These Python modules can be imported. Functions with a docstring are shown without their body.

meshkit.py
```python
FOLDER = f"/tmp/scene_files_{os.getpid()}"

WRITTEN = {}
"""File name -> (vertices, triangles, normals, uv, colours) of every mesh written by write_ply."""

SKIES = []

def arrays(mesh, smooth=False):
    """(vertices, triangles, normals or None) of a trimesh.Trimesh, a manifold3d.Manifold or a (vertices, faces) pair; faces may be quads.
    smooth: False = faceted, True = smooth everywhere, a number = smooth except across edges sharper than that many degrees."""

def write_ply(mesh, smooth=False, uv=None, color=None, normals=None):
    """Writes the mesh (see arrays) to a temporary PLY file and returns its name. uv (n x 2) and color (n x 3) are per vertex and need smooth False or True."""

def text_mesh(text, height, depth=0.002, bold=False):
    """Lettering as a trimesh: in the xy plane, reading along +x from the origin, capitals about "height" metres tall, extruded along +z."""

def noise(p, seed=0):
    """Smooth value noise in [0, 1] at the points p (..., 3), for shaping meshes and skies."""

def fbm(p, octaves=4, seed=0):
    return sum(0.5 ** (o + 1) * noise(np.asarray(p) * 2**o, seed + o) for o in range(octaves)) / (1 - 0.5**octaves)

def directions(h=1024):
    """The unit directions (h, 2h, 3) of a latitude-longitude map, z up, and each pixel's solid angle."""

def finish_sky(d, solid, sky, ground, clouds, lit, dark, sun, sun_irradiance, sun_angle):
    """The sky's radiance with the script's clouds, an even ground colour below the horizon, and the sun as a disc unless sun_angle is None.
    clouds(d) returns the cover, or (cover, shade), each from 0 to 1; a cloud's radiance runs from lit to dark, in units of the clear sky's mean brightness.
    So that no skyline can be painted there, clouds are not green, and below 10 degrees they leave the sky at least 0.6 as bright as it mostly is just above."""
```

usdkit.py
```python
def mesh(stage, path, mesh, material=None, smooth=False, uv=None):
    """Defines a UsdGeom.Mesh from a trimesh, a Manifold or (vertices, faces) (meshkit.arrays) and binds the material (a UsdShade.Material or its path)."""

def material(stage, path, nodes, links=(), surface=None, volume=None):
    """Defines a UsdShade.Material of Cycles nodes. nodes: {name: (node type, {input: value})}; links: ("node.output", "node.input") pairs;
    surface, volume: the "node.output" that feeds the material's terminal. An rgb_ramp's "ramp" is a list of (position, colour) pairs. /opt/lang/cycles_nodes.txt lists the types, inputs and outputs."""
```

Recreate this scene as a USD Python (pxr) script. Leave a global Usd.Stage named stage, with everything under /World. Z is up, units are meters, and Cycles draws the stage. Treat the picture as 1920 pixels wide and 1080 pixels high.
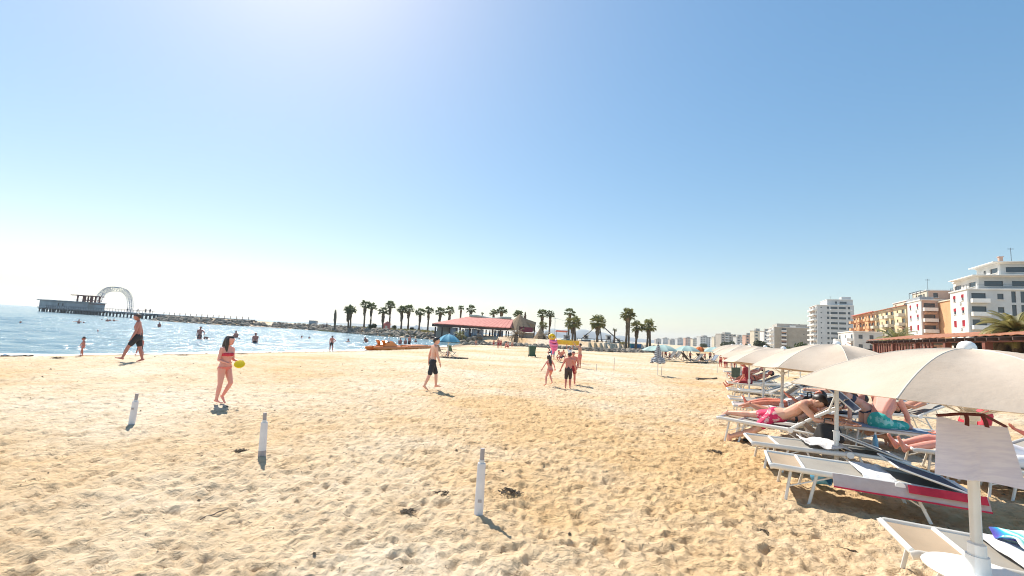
import math, random
import numpy as np, trimesh, shapely, usdkit, meshkit
import manifold3d as m3
from manifold3d import Manifold, CrossSection
from scipy.spatial import cKDTree
from pxr import Usd, UsdGeom, UsdLux, UsdShade, Sdf, Gf, Vt

PI = math.pi
stage = Usd.Stage.CreateInMemory()
UsdGeom.SetStageUpAxis(stage, 'Z'); UsdGeom.SetStageMetersPerUnit(stage, 1.0)
UsdGeom.Xform.Define(stage, '/World'); UsdGeom.Scope.Define(stage, '/World/Looks')

# ------------------------------------------------------------------ camera, sky, sun, exposure
EYE = np.array([0.0, 0.0, 1.8]); FPX = 820.0          # focal length in photograph pixels (1920 wide)
PITCH, ROLL = math.radians(6.06), math.radians(3.4)
EXPOSURE = 0.87
SUN_AZ, SUN_EL = math.radians(-33.0), math.radians(48.0)
SKY_STRENGTH, SUN_POWER = 0.15, 1.05
_f = np.array([0, math.cos(PITCH), math.sin(PITCH)]); _u0 = np.array([0, -math.sin(PITCH), math.cos(PITCH)]); _r0 = np.array([1.0, 0, 0])
_r = math.cos(ROLL) * _r0 + math.sin(ROLL) * _u0; _u = math.cos(ROLL) * _u0 - math.sin(ROLL) * _r0
cam = UsdGeom.Camera.Define(stage, '/World/camera')
cam.CreateHorizontalApertureAttr(36.0); cam.CreateVerticalApertureAttr(20.25); cam.CreateFocalLengthAttr(36.0 * FPX / 1920)
cam.CreateClippingRangeAttr(Gf.Vec2f(0.05, 60000)); cam.CreateFStopAttr(0.0); cam.CreateExposureAttr(EXPOSURE)
cam.AddTransformOp().Set(Gf.Matrix4d(*_r, 0, *_u, 0, *(-_f), 0, *EYE, 1))

dome = UsdLux.DomeLight.Define(stage, '/World/sky')
sky = usdkit.material(stage, '/World/Looks/sky', {
    's': ('sky_texture', {'sky_type': 'single_scattering', 'sun_disc': False, 'sun_elevation': SUN_EL, 'sun_rotation': SUN_AZ, 'altitude': 0.0, 'air_density': 1.2, 'aerosol_density': 0.6, 'ozone_density': 1.6}),
    'gm': ('gamma', {'gamma': 0.63}), 'h': ('hsv', {'hue': 0.497, 'saturation': 1.62, 'value': 1.0, 'fac': 1.0}), 'b': ('background_shader', {'strength': SKY_STRENGTH})}, [('s.color', 'gm.color'), ('gm.color', 'h.color'), ('h.color', 'b.color')], surface='b.background')
UsdShade.MaterialBindingAPI.Apply(dome.GetPrim()).Bind(sky)
dome.GetPrim().SetCustomDataByKey('kind', 'structure')
sun = UsdLux.DistantLight.Define(stage, '/World/sun')
sun.CreateIntensityAttr(SUN_POWER); sun.CreateNormalizeAttr(True); sun.CreateAngleAttr(0.53); sun.CreateColorAttr(Gf.Vec3f(1.0, 0.95, 0.86))
sd = np.array([math.sin(SUN_AZ) * math.cos(SUN_EL), math.cos(SUN_AZ) * math.cos(SUN_EL), math.sin(SUN_EL)])   # towards the sun
sx = np.cross([0, 0, 1.0], sd); sx /= np.linalg.norm(sx); sy = np.cross(sd, sx)
sun.AddTransformOp().Set(Gf.Matrix4d(*sx, 0, *sy, 0, *sd, 0, 0, 0, 50, 1))

# ------------------------------------------------------------------ helpers
def ray(px, py):
    return _f + _r * ((px - 960) / FPX) + _u * ((540 - py) / FPX)
def on(px, py, z=0.0):                      # where the line of sight of a photograph pixel meets the level z
    d = ray(px, py); return EYE + d * ((z - EYE[2]) / d[2])
def at(px, py, D):                          # the point of that line of sight at depth D (metres along y)
    d = ray(px, py); return EYE + d * (D / d[1])
ROW = np.array([0.42, 0.9075, 0.0]); CROSS = np.array([0.9075, -0.42, 0.0])    # along the beach front / away from the sea
ROWDEG = math.degrees(math.atan2(ROW[1], ROW[0]))

used = {}
def numbered(path):
    n = used.get(path, -1) + 1; used[path] = n
    return path if n == 0 else f'{path}_{n:03d}'
def tag(prim, label=None, cat=None, group=None, kind=None):
    p = prim.GetPrim() if hasattr(prim, 'GetPrim') else prim
    for k, v in (('label', label), ('category', cat), ('group', group), ('kind', kind)):
        if v: p.SetCustomDataByKey(k, v)
    return p
def thing(name, label=None, cat=None, loc=(0, 0, 0), rotz=0.0, group=None, kind=None, scale=None, rotx=0.0, roty=0.0):
    x = UsdGeom.Xform.Define(stage, numbered('/World/' + name))
    x.AddTranslateOp().Set(Gf.Vec3d(*map(float, loc)))
    if rotz or rotx or roty: x.AddRotateXYZOp().Set(Gf.Vec3f(rotx, roty, rotz))
    if scale is not None: x.AddScaleOp().Set(Gf.Vec3f(*(scale if np.ndim(scale) else (scale,) * 3)))
    tag(x, label, cat, group, kind)
    return x.GetPrim()
def obj(name, mesh, mat, parent=None, smooth=False, label=None, cat=None, group=None, kind=None):
    path = numbered((str(parent.GetPath()) if parent is not None else '/World') + '/' + name)
    m = usdkit.mesh(stage, path, mesh, '/World/Looks/' + mat, smooth)
    tag(m, label, cat, group, kind)
    return m.GetPrim()
def copy(src, label, loc, rotz=0.0, group=None, cat=None, scale=None, rotx=0.0, roty=0.0, name=None):
    was = src.GetCustomData()
    r = thing(name or src.GetName().rstrip('0123456789').rstrip('_'), label, cat or was.get('category'), loc, rotz, group or was.get('group'), None, scale, rotx, roty)
    r.GetReferences().AddInternalReference(src.GetPath()); r.SetInstanceable(True)
    return r

def cat(ms): return trimesh.util.concatenate([m if isinstance(m, trimesh.Trimesh) else tm(m) for m in ms])
def tm(m):
    if isinstance(m, trimesh.Trimesh): return m
    if hasattr(m, 'to_mesh'):
        q = m.to_mesh(); return trimesh.Trimesh(q.vert_properties[:, :3], q.tri_verts, process=False)
    v, f, _ = meshkit.arrays(m); return trimesh.Trimesh(v, f, process=False)
def box(sx, sy, sz, c=(0, 0, 0), rz=0.0):
    b = trimesh.creation.box([sx, sy, sz])
    if rz: b.apply_transform(trimesh.transformations.rotation_matrix(rz, [0, 0, 1]))
    b.apply_translation(c); return b
def boxab(a, b):
    a, b = np.minimum(a, b), np.maximum(a, b); return box(*(b - a), c=(a + b) / 2)
def frame(t):
    t = t / np.linalg.norm(t); a = np.array([0, 0, 1.0]) if abs(t[2]) < 0.9 else np.array([1.0, 0, 0])
    u = np.cross(a, t); u /= np.linalg.norm(u); return u, np.cross(t, u)
def tube(pts, r, n=8, cap=True, flat=1.0):
    pts = np.asarray(pts, float); r = np.broadcast_to(np.asarray(r, float), (len(pts),)); V = []
    tang = np.gradient(pts, axis=0) if len(pts) > 2 else np.repeat([pts[1] - pts[0]], 2, 0)
    u, w = frame(tang[0])
    for p, t, k in zip(pts, tang, r):
        t = t / np.linalg.norm(t); u = u - t * (u @ t); u /= np.linalg.norm(u); w = np.cross(t, u)
        a = np.arange(n) / n * 2 * PI + PI / n
        V.append(p + k * (np.cos(a)[:, None] * u + flat * np.sin(a)[:, None] * w))
    V = np.vstack(V); F = []
    for i in range(len(pts) - 1):
        for j in range(n):
            a, b = i * n + j, i * n + (j + 1) % n; F += [[a, b, b + n], [a, b + n, a + n]]
    if cap:
        V = np.vstack([V, pts[0], pts[-1]]); c0, c1 = len(V) - 2, len(V) - 1; o = (len(pts) - 1) * n
        for j in range(n): F += [[c0, (j + 1) % n, j], [c1, o + j, o + (j + 1) % n]]
    return trimesh.Trimesh(V, np.array(F), process=False)
def bar(a, b, w, h=None):                   # a square-section bar
    return tube([a, b], w / math.sqrt(2), 4, flat=(h or w) / w)
def lathe(prof, n=24):
    return trimesh.creation.revolve(np.array(prof, float), sections=n)
def sheet(P, thick=0.0):                    # P: (n, m, 3) grid of points
    n, m = P.shape[:2]; i = np.arange(n * m).reshape(n, m)
    F = np.concatenate([np.stack([i[:-1, :-1], i[1:, :-1], i[1:, 1:]], -1).reshape(-1, 3), np.stack([i[:-1, :-1], i[1:, 1:], i[:-1, 1:]], -1).reshape(-1, 3)])
    V = P.reshape(-1, 3)
    if not thick: return trimesh.Trimesh(V, F, process=False)
    t = trimesh.Trimesh(V, F, process=False); N = np.array(t.vertex_normals)
    k = n * m; edge = np.concatenate([i[0, :], i[1:, -1], i[-1, -2::-1], i[-2:0:-1, 0]])
    S = [[a, b, b + k] for a, b in zip(edge, np.roll(edge, -1))] + [[a, b + k, a + k] for a, b in zip(edge, np.roll(edge, -1))]
    return trimesh.Trimesh(np.vstack([V + N * thick / 2, V - N * thick / 2]), np.vstack([F, F[:, ::-1] + k, np.array(S)[:, ::-1]]), process=False)
def moved(m, loc=(0, 0, 0), rz=0.0, s=None):
    m = tm(m).copy()
    if s is not None: m.apply_scale(s)
    if rz: m.apply_transform(trimesh.transformations.rotation_matrix(rz, [0, 0, 1]))
    m.apply_translation(loc); return m
def xyz(m, M): m = tm(m).copy(); m.apply_transform(M); return m

# ------------------------------------------------------------------ materials
def mat(name, c, rough=0.6, c2=None, scale=3.0, bump=0.0, bscale=None, bdist=0.01, metal=0.0, trans=0.0, spec=0.5, world=False, var=0.0, detail=4.0, sss=0.0, stretch=None, lo=0.35, hi=0.65):
    """principled with noise between c and c2, optional bump, optional translucency (thin cloth, leaves), optional per-object tone"""
    N = {'p': ('principled_bsdf', {'base_color': c, 'roughness': rough, 'metallic': metal, 'specular_ior_level': spec})}; L = []
    src = None
    if c2 is not None or bump:
        N['g'] = ('geometry', {}) if world else ('texture_coordinate', {}); vec = 'g.position' if world else 'g.object'
        if stretch: N['map'] = ('mapping', {'scale': stretch}); L.append((vec, 'map.vector')); vec = 'map.vector'
    if c2 is not None:
        N['n'] = ('noise_texture', {'scale': scale, 'detail': detail, 'roughness': 0.6}); L.append((vec, 'n.vector'))
        N['r'] = ('rgb_ramp', {'ramp': [(0.0, c), (lo, c), (hi, c2), (1.0, c2)]}); L.append(('n.fac', 'r.fac')); src = 'r.color'
    if var:
        N['oi'] = ('object_info', {}); N['mr'] = ('map_range', {'from_min': 0.0, 'from_max': 1.0, 'to_min': 1 - var, 'to_max': 1 + var}); L.append(('oi.random', 'mr.value'))
        N['h'] = ('hsv', {'hue': 0.5, 'saturation': 1.0, 'fac': 1.0, 'color': c}); L.append(('mr.result', 'h.value'))
        if src: L.append((src, 'h.color'))
        src = 'h.color'
    if src: L.append((src, 'p.base_color'))
    if bump:
        N['bn'] = ('noise_texture', {'scale': bscale or scale * 6, 'detail': 5.0, 'roughness': 0.6}); L.append((vec, 'bn.vector'))
        N['bu'] = ('bump', {'strength': bump, 'distance': bdist}); L += [('bn.fac', 'bu.height'), ('bu.normal', 'p.normal')]
    out = 'p.BSDF'
    if trans:
        N['t'] = ('translucent_bsdf', {'color': c}); N['mx'] = ('mix_closure', {'fac': trans})
        if src: L.append((src, 't.color'))
        L += [('p.BSDF', 'mx.closure1'), ('t.BSDF', 'mx.closure2')]; out = 'mx.closure'
    if sss: N['p'][1].update({'subsurface_weight': sss, 'subsurface_radius': (0.02, 0.008, 0.004), 'subsurface_scale': 1.0})
    return usdkit.material(stage, '/World/Looks/' + name, N, L, surface=out)

# sand: pale and ochre drifts, grain, wet where it meets the water
usdkit.material(stage, '/World/Looks/sand', {
    'g': ('geometry', {}), 'sep': ('separate_xyz', {}),
    'pd': ('vector_math', {'math_type': 'distance', 'vector2': (2.6, 9.0, 0.0)}), 'pm': ('map_range', {'from_min': 1.5, 'from_max': 9.0, 'to_min': 0.10, 'to_max': -0.02, 'clamp': True}), 'pa': ('math', {'math_type': 'add'}), 'n1': ('noise_texture', {'scale': 0.16, 'detail': 5.0, 'roughness': 0.62}), 'r1': ('rgb_ramp', {'ramp': [(0.38, (0.645, 0.53, 0.39)), (0.62, (0.575, 0.38, 0.19))]}),
    'n2': ('noise_texture', {'scale': 3.6, 'detail': 7.0, 'roughness': 0.75}), 'r2': ('rgb_ramp', {'ramp': [(0.32, (0.62, 0.56, 0.49)), (0.45, (0.92, 0.90, 0.87)), (0.55, (1, 1, 1)), (0.7, (1.10, 1.10, 1.10))]}),
    'm': ('mix_color', {'blend_type': 'multiply', 'fac': 1.0, 'use_clamp': False}),
    'n3': ('noise_texture', {'scale': 21.0, 'detail': 5.0, 'roughness': 0.75}), 'r3': ('rgb_ramp', {'ramp': [(0.24, (0.25, 0.19, 0.13)), (0.32, (0.80, 0.72, 0.63)), (0.42, (1, 1, 1)), (1.0, (1, 1, 1))]}),
    'm3': ('mix_color', {'blend_type': 'multiply', 'fac': 0.8, 'use_clamp': False}),
    'wn': ('noise_texture', {'scale': 0.8, 'detail': 3.0}), 'wz': ('math', {'math_type': 'multiply_add', 'value2': 0.10}), 'wr': ('rgb_ramp', {'ramp': [(0.0, (1, 1, 1)), (1.0, (0, 0, 0))]}),
    'wm': ('map_range', {'from_min': -0.15, 'from_max': -0.04, 'to_min': 0.0, 'to_max': 1.0, 'clamp': True}),
    'wet': ('mix_color', {'fac': 0.0, 'b': (0.20, 0.13, 0.075)}), 'wetf': ('math', {'math_type': 'multiply', 'value2': 0.85}),
    'bn': ('noise_texture', {'scale': 34.0, 'detail': 6.0, 'roughness': 0.75}), 'bn2': ('noise_texture', {'scale': 9.5, 'detail': 4.0, 'roughness': 0.6, 'distortion': 0.6}), 'bs': ('math', {'math_type': 'multiply_add', 'value2': 3.5}), 'bu': ('bump', {'strength': 0.8, 'distance': 0.022}),
    'p': ('principled_bsdf', {'roughness': 0.85, 'specular_ior_level': 0.25})},
    [('g.position', 'n1.vector'), ('g.position', 'n2.vector'), ('g.position', 'n3.vector'), ('g.position', 'bn.vector'), ('g.position', 'wn.vector'), ('g.position', 'sep.vector'),
     ('g.position', 'pd.vector1'), ('pd.value', 'pm.value'), ('n1.fac', 'pa.value1'), ('pm.result', 'pa.value2'), ('pa.value', 'r1.fac'), ('n2.fac', 'r2.fac'), ('n3.fac', 'r3.fac'), ('r1.color', 'm.a'), ('r2.color', 'm.b'), ('m.result', 'm3.a'), ('r3.color', 'm3.b'),
     ('wn.fac', 'wz.value1'), ('sep.z', 'wz.value3'), ('wz.value', 'wm.value'), ('wm.result', 'wr.fac'), ('wr.color', 'wetf.value1'), ('wetf.value', 'wet.fac'), ('m3.result', 'wet.a'),
     ('wet.result', 'p.base_color'), ('g.position', 'bn2.vector'), ('bn2.fac', 'bs.value1'), ('bn.fac', 'bs.value3'), ('bs.value', 'bu.height'), ('bu.normal', 'p.normal')], surface='p.BSDF')
usdkit.material(stage, '/World/Looks/sea_water', {
    'g': ('geometry', {}), 'mp': ('mapping', {'scale': (0.55, 1.0, 1.0), 'rotation': (0, 0, 0.35)}),
    'n1': ('noise_texture', {'scale': 0.55, 'detail': 3.0, 'roughness': 0.55, 'distortion': 0.4}), 'n2': ('noise_texture', {'scale': 3.2, 'detail': 4.0, 'roughness': 0.6, 'distortion': 0.5}),
    'a': ('math', {'math_type': 'multiply', 'value2': 0.30}), 's': ('math', {'math_type': 'multiply_add', 'value2': 1.0}), 'bu': ('bump', {'strength': 1.0, 'distance': 0.42}),
    'p': ('principled_bsdf', {'base_color': (0.13, 0.225, 0.265), 'roughness': 0.17, 'ior': 1.33, 'specular_ior_level': 0.5})},
    [('g.position', 'mp.vector'), ('mp.vector', 'n1.vector'), ('mp.vector', 'n2.vector'), ('n2.fac', 'a.value1'), ('n1.fac', 's.value1'), ('a.value', 's.value3'), ('s.value', 'bu.height'), ('bu.normal', 'p.normal'),
     ], surface='p.BSDF')
mat('foam', (0.85, 0.87, 0.86), 0.8, (0.6, 0.66, 0.66), 4.0, 0.6, 20, 0.02, world=True)
mat('haze_hill', (0.10, 0.12, 0.12), 0.95)
usdkit.material(stage, '/World/Looks/haze', {'v': ('principled_volume', {'color': (0.90, 0.94, 1.0), 'density': 0.00016, 'anisotropy': 0.35})}, [], volume='v.volume')

# ------------------------------------------------------------------ land, beach, sea
SEA = -0.30
shore = [on(x, y, SEA)[:2] for x, y in ((0, 669), (60, 668.6), (120, 667.6), (250, 665.5), (330, 664.5), (400, 663.5), (480, 661.5), (550, 660.5), (640, 658.5), (720, 656.5), (800, 653), (845, 649), (868, 643.5),
                                       (850, 639.5), (800, 635.8), (740, 632), (700, 629), (650, 624.5), (600, 620), (550, 616.5), (500, 613.3), (450, 611), (400, 608.3), (330, 603.8), (285, 600.5))]
tip = shore[-1]
shore += [tip + (-3, 5), tip + (5, 14), tip + (30, 18), tip + (60, 24), tip + (90, 42), (10, 190), (70, 380), (190, 700), (330, 1100), (480, 1700), (520, 2600), (900, 4800), (5600, 4800), (5600, -900), (-500, -900), (-400, -120), (-110, -12), (-45, 8)]
SHORE = np.array(shore)
land = shapely.Polygon(SHORE)
dense = np.vstack([a + (b - a) * np.linspace(0, 1, max(2, int(np.linalg.norm(b - a) / 1.2)), endpoint=False)[:, None] for a, b in zip(SHORE, np.roll(SHORE, -1, 0))])
shore_tree = cKDTree(dense)
SPIT = shapely.Polygon([on(868, 643.5, SEA)[:2]] + [tuple(p) for p in SHORE[12:32]] + [(60, 340), (60, 95), tuple(on(1240, 658, 0)[:2] + (0, 4)), tuple(on(1100, 656, 0)[:2]), tuple(on(960, 646, 0)[:2])])
if not SPIT.is_valid: SPIT = SPIT.buffer(0)
def land_z(xy):
    """height of the ground without its fine relief"""
    xy = np.atleast_2d(xy); s = shore_tree.query(xy)[0]
    inside = shapely.contains_xy(land, xy[:, 0], xy[:, 1]); sd_ = np.where(inside, s, -s)
    z = np.where(sd_ > 0, SEA + 0.32 * (1 - np.exp(-sd_ / 3.2)), SEA + np.maximum(sd_ * 0.06, -1.6))
    spit = shapely.contains_xy(SPIT, xy[:, 0], xy[:, 1])
    z = z + np.where(spit & inside, 1.25 * np.clip(s / 5.0, 0, 1) ** 0.8, 0)
    c = xy @ CROSS[:2]
    z = z + np.clip((c - 20) / 12, 0, 1) * 1.0
    return z
rng = np.random.default_rng(7)
def ground():
    th = np.concatenate([np.radians(np.arange(-64, 64.01, 0.14)), np.radians(np.linspace(64, 296, 60)[1:-1])])
    r = [0.6]
    while r[-1] < 7000: r.append(r[-1] * (1.0068 if r[-1] < 30 else 1.03 if r[-1] < 400 else 1.12))
    r = np.array(r); T, R = np.meshgrid(th, r); xy = np.stack([R * np.sin(T), R * np.cos(T)], -1).reshape(-1, 2)
    z = land_z(xy); dist = np.hypot(*xy.T)
    near = (dist < 30) & (np.abs(np.arctan2(xy[:, 0], xy[:, 1])) < 1.17)
    p = xy[near]; s = shore_tree.query(p)[0]; dry = np.clip((s - 0.6) / 3, 0.04, 1) * shapely.contains_xy(land, p[:, 0], p[:, 1])
    p3 = np.column_stack([p, np.zeros(len(p))])
    # trampled sand: gentle swells, ridges and some thousands of footprints with pushed-up rims
    h = 0.06 * (meshkit.noise(p3 * 0.9, 1) - 0.5) + 0.030 * (meshkit.noise(p3 * (3.4, 5.4, 1), 2) - 0.5) + 0.034 * (1 - 2 * np.abs(meshkit.noise(p3 * (6.5, 9.5, 1), 3) - 0.5)) + 0.024 * (1 - 2 * np.abs(meshkit.noise(p3 * (12.0, 16.0, 1) + 40, 4) - 0.5)) + 0.010 * (meshkit.noise(p3 * 30, 8) - 0.5)
    n = 34000; fr = 1.0 + 28 * rng.random(n) ** 0.62; ft = np.radians(rng.uniform(-67, 67, n)); fp = np.stack([fr * np.sin(ft), fr * np.cos(ft)], -1)
    fa = rng.normal(0.5, 0.9, n); fl = rng.uniform(0.03, 0.10, n); fw = fl * rng.uniform(0.4, 0.75, n); fd = rng.uniform(0.012, 0.050, n) * fl / 0.10
    d, k = cKDTree(fp).query(p, k=5, distance_upper_bound=0.30); ok = np.isfinite(d); k = np.where(ok, k, 0)
    q = p[:, None] - fp[k]; ca, sa = np.cos(fa[k]), np.sin(fa[k])
    e = ((q[..., 0] * ca + q[..., 1] * sa) / fl[k]) ** 2 + ((-q[..., 0] * sa + q[..., 1] * ca) / fw[k]) ** 2
    h += (np.where(ok, -fd[k] * (1 - 0.75 * e) * np.exp(-0.9 * e), 0)).sum(1)
    z[near] += h * dry * np.clip((30 - dist[near]) / 6, 0, 1)
    far = (~near) & (dist < 300)
    z[far] += 0.05 * (rng.random(far.sum()) - 0.5)
    return sheet(np.column_stack([xy, z]).reshape(len(r), len(th), 3)), len(th)
g, nth = ground()
gx, gy, gz = g.vertices.T
GROUND_PTS = cKDTree(np.array(g.vertices)[np.hypot(gx, gy) < 60][:, :2]); GROUND_Z = np.array(g.vertices)[np.hypot(gx, gy) < 60][:, 2]
def gz_at(x, y):
    if math.hypot(x, y) < 55: return float(GROUND_Z[GROUND_PTS.query([x, y], k=6)[1]].mean())
    return float(land_z([[x, y]])[0])
F = np.array(g.faces); v = np.array(g.vertices)
# close the seam of the ring and turn the faces up
i = np.arange(len(v)).reshape(-1, nth); seam = np.concatenate([np.stack([i[:-1, -1], i[1:, -1], i[1:, 0]], -1), np.stack([i[:-1, -1], i[1:, 0], i[:-1, 0]], -1)])
F = np.vstack([F, seam]); hub = len(v); v = np.vstack([v, [0, 0, 0]])
F = np.vstack([F, np.stack([np.full(nth, hub), i[0], np.roll(i[0], -1)], -1)])
if np.cross(v[F[0, 1]] - v[F[0, 0]], v[F[0, 2]] - v[F[0, 0]])[2] < 0: F = F[:, ::-1]
obj('sand_beach', trimesh.Trimesh(v, F, process=False), 'sand', smooth=True, kind='structure')
def sea_sheet():
    wr = [0.0, 4.0, 8.0, 11.0]
    while wr[-1] < 30000: wr.append(wr[-1] * (1.0055 if wr[-1] < 190 else 1.10))
    wr = np.array(wr); wt = np.concatenate([np.radians(np.arange(-64, 2.01, 0.22)), np.radians(np.linspace(2, 296, 80)[1:])]); Rr, T = np.meshgrid(wr, wt, indexing='ij')
    x, y = Rr * np.sin(T), Rr * np.cos(T); p = np.stack([x, y, 0 * x], -1); d = np.array([0.32, -0.947]); u = x * d[0] + y * d[1]; w = -x * d[1] + y * d[0]
    P = np.stack([u, w * 0.28, 0 * u], -1); near = np.clip((Rr - 8) / 8, 0, 1) * np.clip((190 - Rr) / 60, 0, 1)
    h = 0.15 * (meshkit.noise(P * 0.42, 11) - 0.5) + 0.13 * (meshkit.noise(P * 1.0, 12) - 0.5) + 0.085 * (meshkit.noise(P * 2.3 + 9, 13) - 0.5) + 0.02 * np.sin(u * 2.4 + 3 * meshkit.noise(P * 0.3, 14))
    shallow = np.clip(shore_tree.query(np.stack([x, y], -1).reshape(-1, 2))[0].reshape(x.shape) / 5, 0.15, 1)
    W = np.stack([x, y, SEA + h * near * shallow], -1)
    return tm((W.reshape(-1, 3), sheet(W).faces[:, ::-1]))
obj('sea', sea_sheet(), 'sea_water', smooth=True, kind='structure')
# foam where the small waves break on the sand
def foam_strip():
    pts = np.vstack([(-45, 8), SHORE[:12]]); L = np.vstack([a + (b - a) * np.linspace(0, 1, max(2, int(np.linalg.norm(b - a) / 0.25)), endpoint=False)[:, None] for a, b in zip(pts[:-1], pts[1:])])
    t = np.gradient(L, axis=0); t /= np.linalg.norm(t, axis=1, keepdims=True); nrm = np.stack([-t[:, 1], t[:, 0]], 1)
    w = meshkit.noise(np.column_stack([L * 0.5, np.zeros(len(L))]), 5); w2 = meshkit.noise(np.column_stack([L * 1.7, np.zeros(len(L))]), 6)
    a = L + nrm * (-0.25 + 0.45 * w2)[:, None]; b = L + nrm * (0.35 + 1.5 * w + 0.5 * w2)[:, None]
    z = np.full(len(L), SEA + 0.02)
    P = np.stack([np.column_stack([a, z - 0.015]), np.column_stack([(a * 2 + b) / 3, z + 0.035]), np.column_stack([b, z - 0.012])], 1)
    return sheet(P[:, ::-1])
obj('foam', foam_strip(), 'foam', smooth=True, kind='stuff', label='white foam of the small waves along the water line', cat='foam')

# ------------------------------------------------------------------ materials of the far shore
mat('rock', (0.30, 0.25, 0.19), 0.9, (0.14, 0.115, 0.09), 1.2, 0.8, 5, 0.06, var=0.25, world=True)
mat('dry_grass', (0.38, 0.29, 0.11), 0.9, (0.20, 0.20, 0.07), 0.8, var=0.1, world=True)
mat('palm_leaf', (0.11, 0.14, 0.06), 0.5, (0.17, 0.19, 0.08), 1.5, trans=0.25, var=0.2)
mat('palm_leaf_light', (0.20, 0.215, 0.085), 0.5, (0.29, 0.27, 0.10), 1.5, trans=0.3, var=0.15)
mat('date_leaf', (0.25, 0.23, 0.07), 0.5, (0.34, 0.29, 0.10), 1.5, trans=0.35, var=0.2)
mat('dead_leaf', (0.27, 0.20, 0.125), 0.85, (0.17, 0.125, 0.08), 3.0, var=0.15)
mat('palm_trunk', (0.16, 0.12, 0.085), 0.9, (0.09, 0.065, 0.045), 6.0, 0.7, 9, 0.03)
mat('concrete', (0.33, 0.33, 0.33), 0.85, (0.20, 0.21, 0.22), 0.35, 0.4, 5, 0.02, world=True)
mat('concrete_dark', (0.13, 0.13, 0.135), 0.9, (0.08, 0.08, 0.085), 0.6, world=True)
mat('steel_dull', (0.30, 0.30, 0.34), 0.6)
mat('steel_pale', (0.52, 0.54, 0.56), 0.45, metal=0.3)
mat('red_tile', (0.60, 0.21, 0.165), 0.75, (0.48, 0.145, 0.115), 1.6, 0.5, 6, 0.03)
mat('ridge_canvas', (0.60, 0.64, 0.55), 0.8, trans=0.2)
mat('thatch', (0.34, 0.24, 0.15), 0.95, (0.22, 0.15, 0.09), 5.0, 0.8, 14, 0.04)
mat('dark_wood', (0.075, 0.038, 0.026), 0.7, (0.045, 0.024, 0.018), 4.0, 0.3, 18, 0.01)
mat('red_wood', (0.20, 0.062, 0.038), 0.65, (0.13, 0.04, 0.028), 4.0, 0.3, 18, 0.01)
mat('clay_tile', (0.42, 0.17, 0.08), 0.75, (0.28, 0.10, 0.05), 3.0, 0.5, 10, 0.03)
mat('plastic_sheet', (0.62, 0.66, 0.72), 0.35, (0.50, 0.56, 0.64), 0.7, trans=0.3)
mat('white_paint', (0.80, 0.80, 0.77), 0.55, (0.70, 0.69, 0.65), 1.5)
mat('dark_red_cloth', (0.20, 0.03, 0.035), 0.85)
mat('blue_plastic', (0.02, 0.14, 0.32), 0.45)
mat('teal_plastic', (0.03, 0.22, 0.24), 0.45)
mat('grey_tarp', (0.34, 0.36, 0.38), 0.7, (0.24, 0.26, 0.28), 0.8)
mat('shelter_red', (0.55, 0.15, 0.12), 0.7)
mat('window_glass', (0.035, 0.045, 0.055), 0.12, spec=0.7)
mat('red_shutter', (0.50, 0.035, 0.055), 0.6)
mat('grey_shutter', (0.22, 0.22, 0.23), 0.6)
mat('dark_metal', (0.05, 0.05, 0.055), 0.5)
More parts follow.
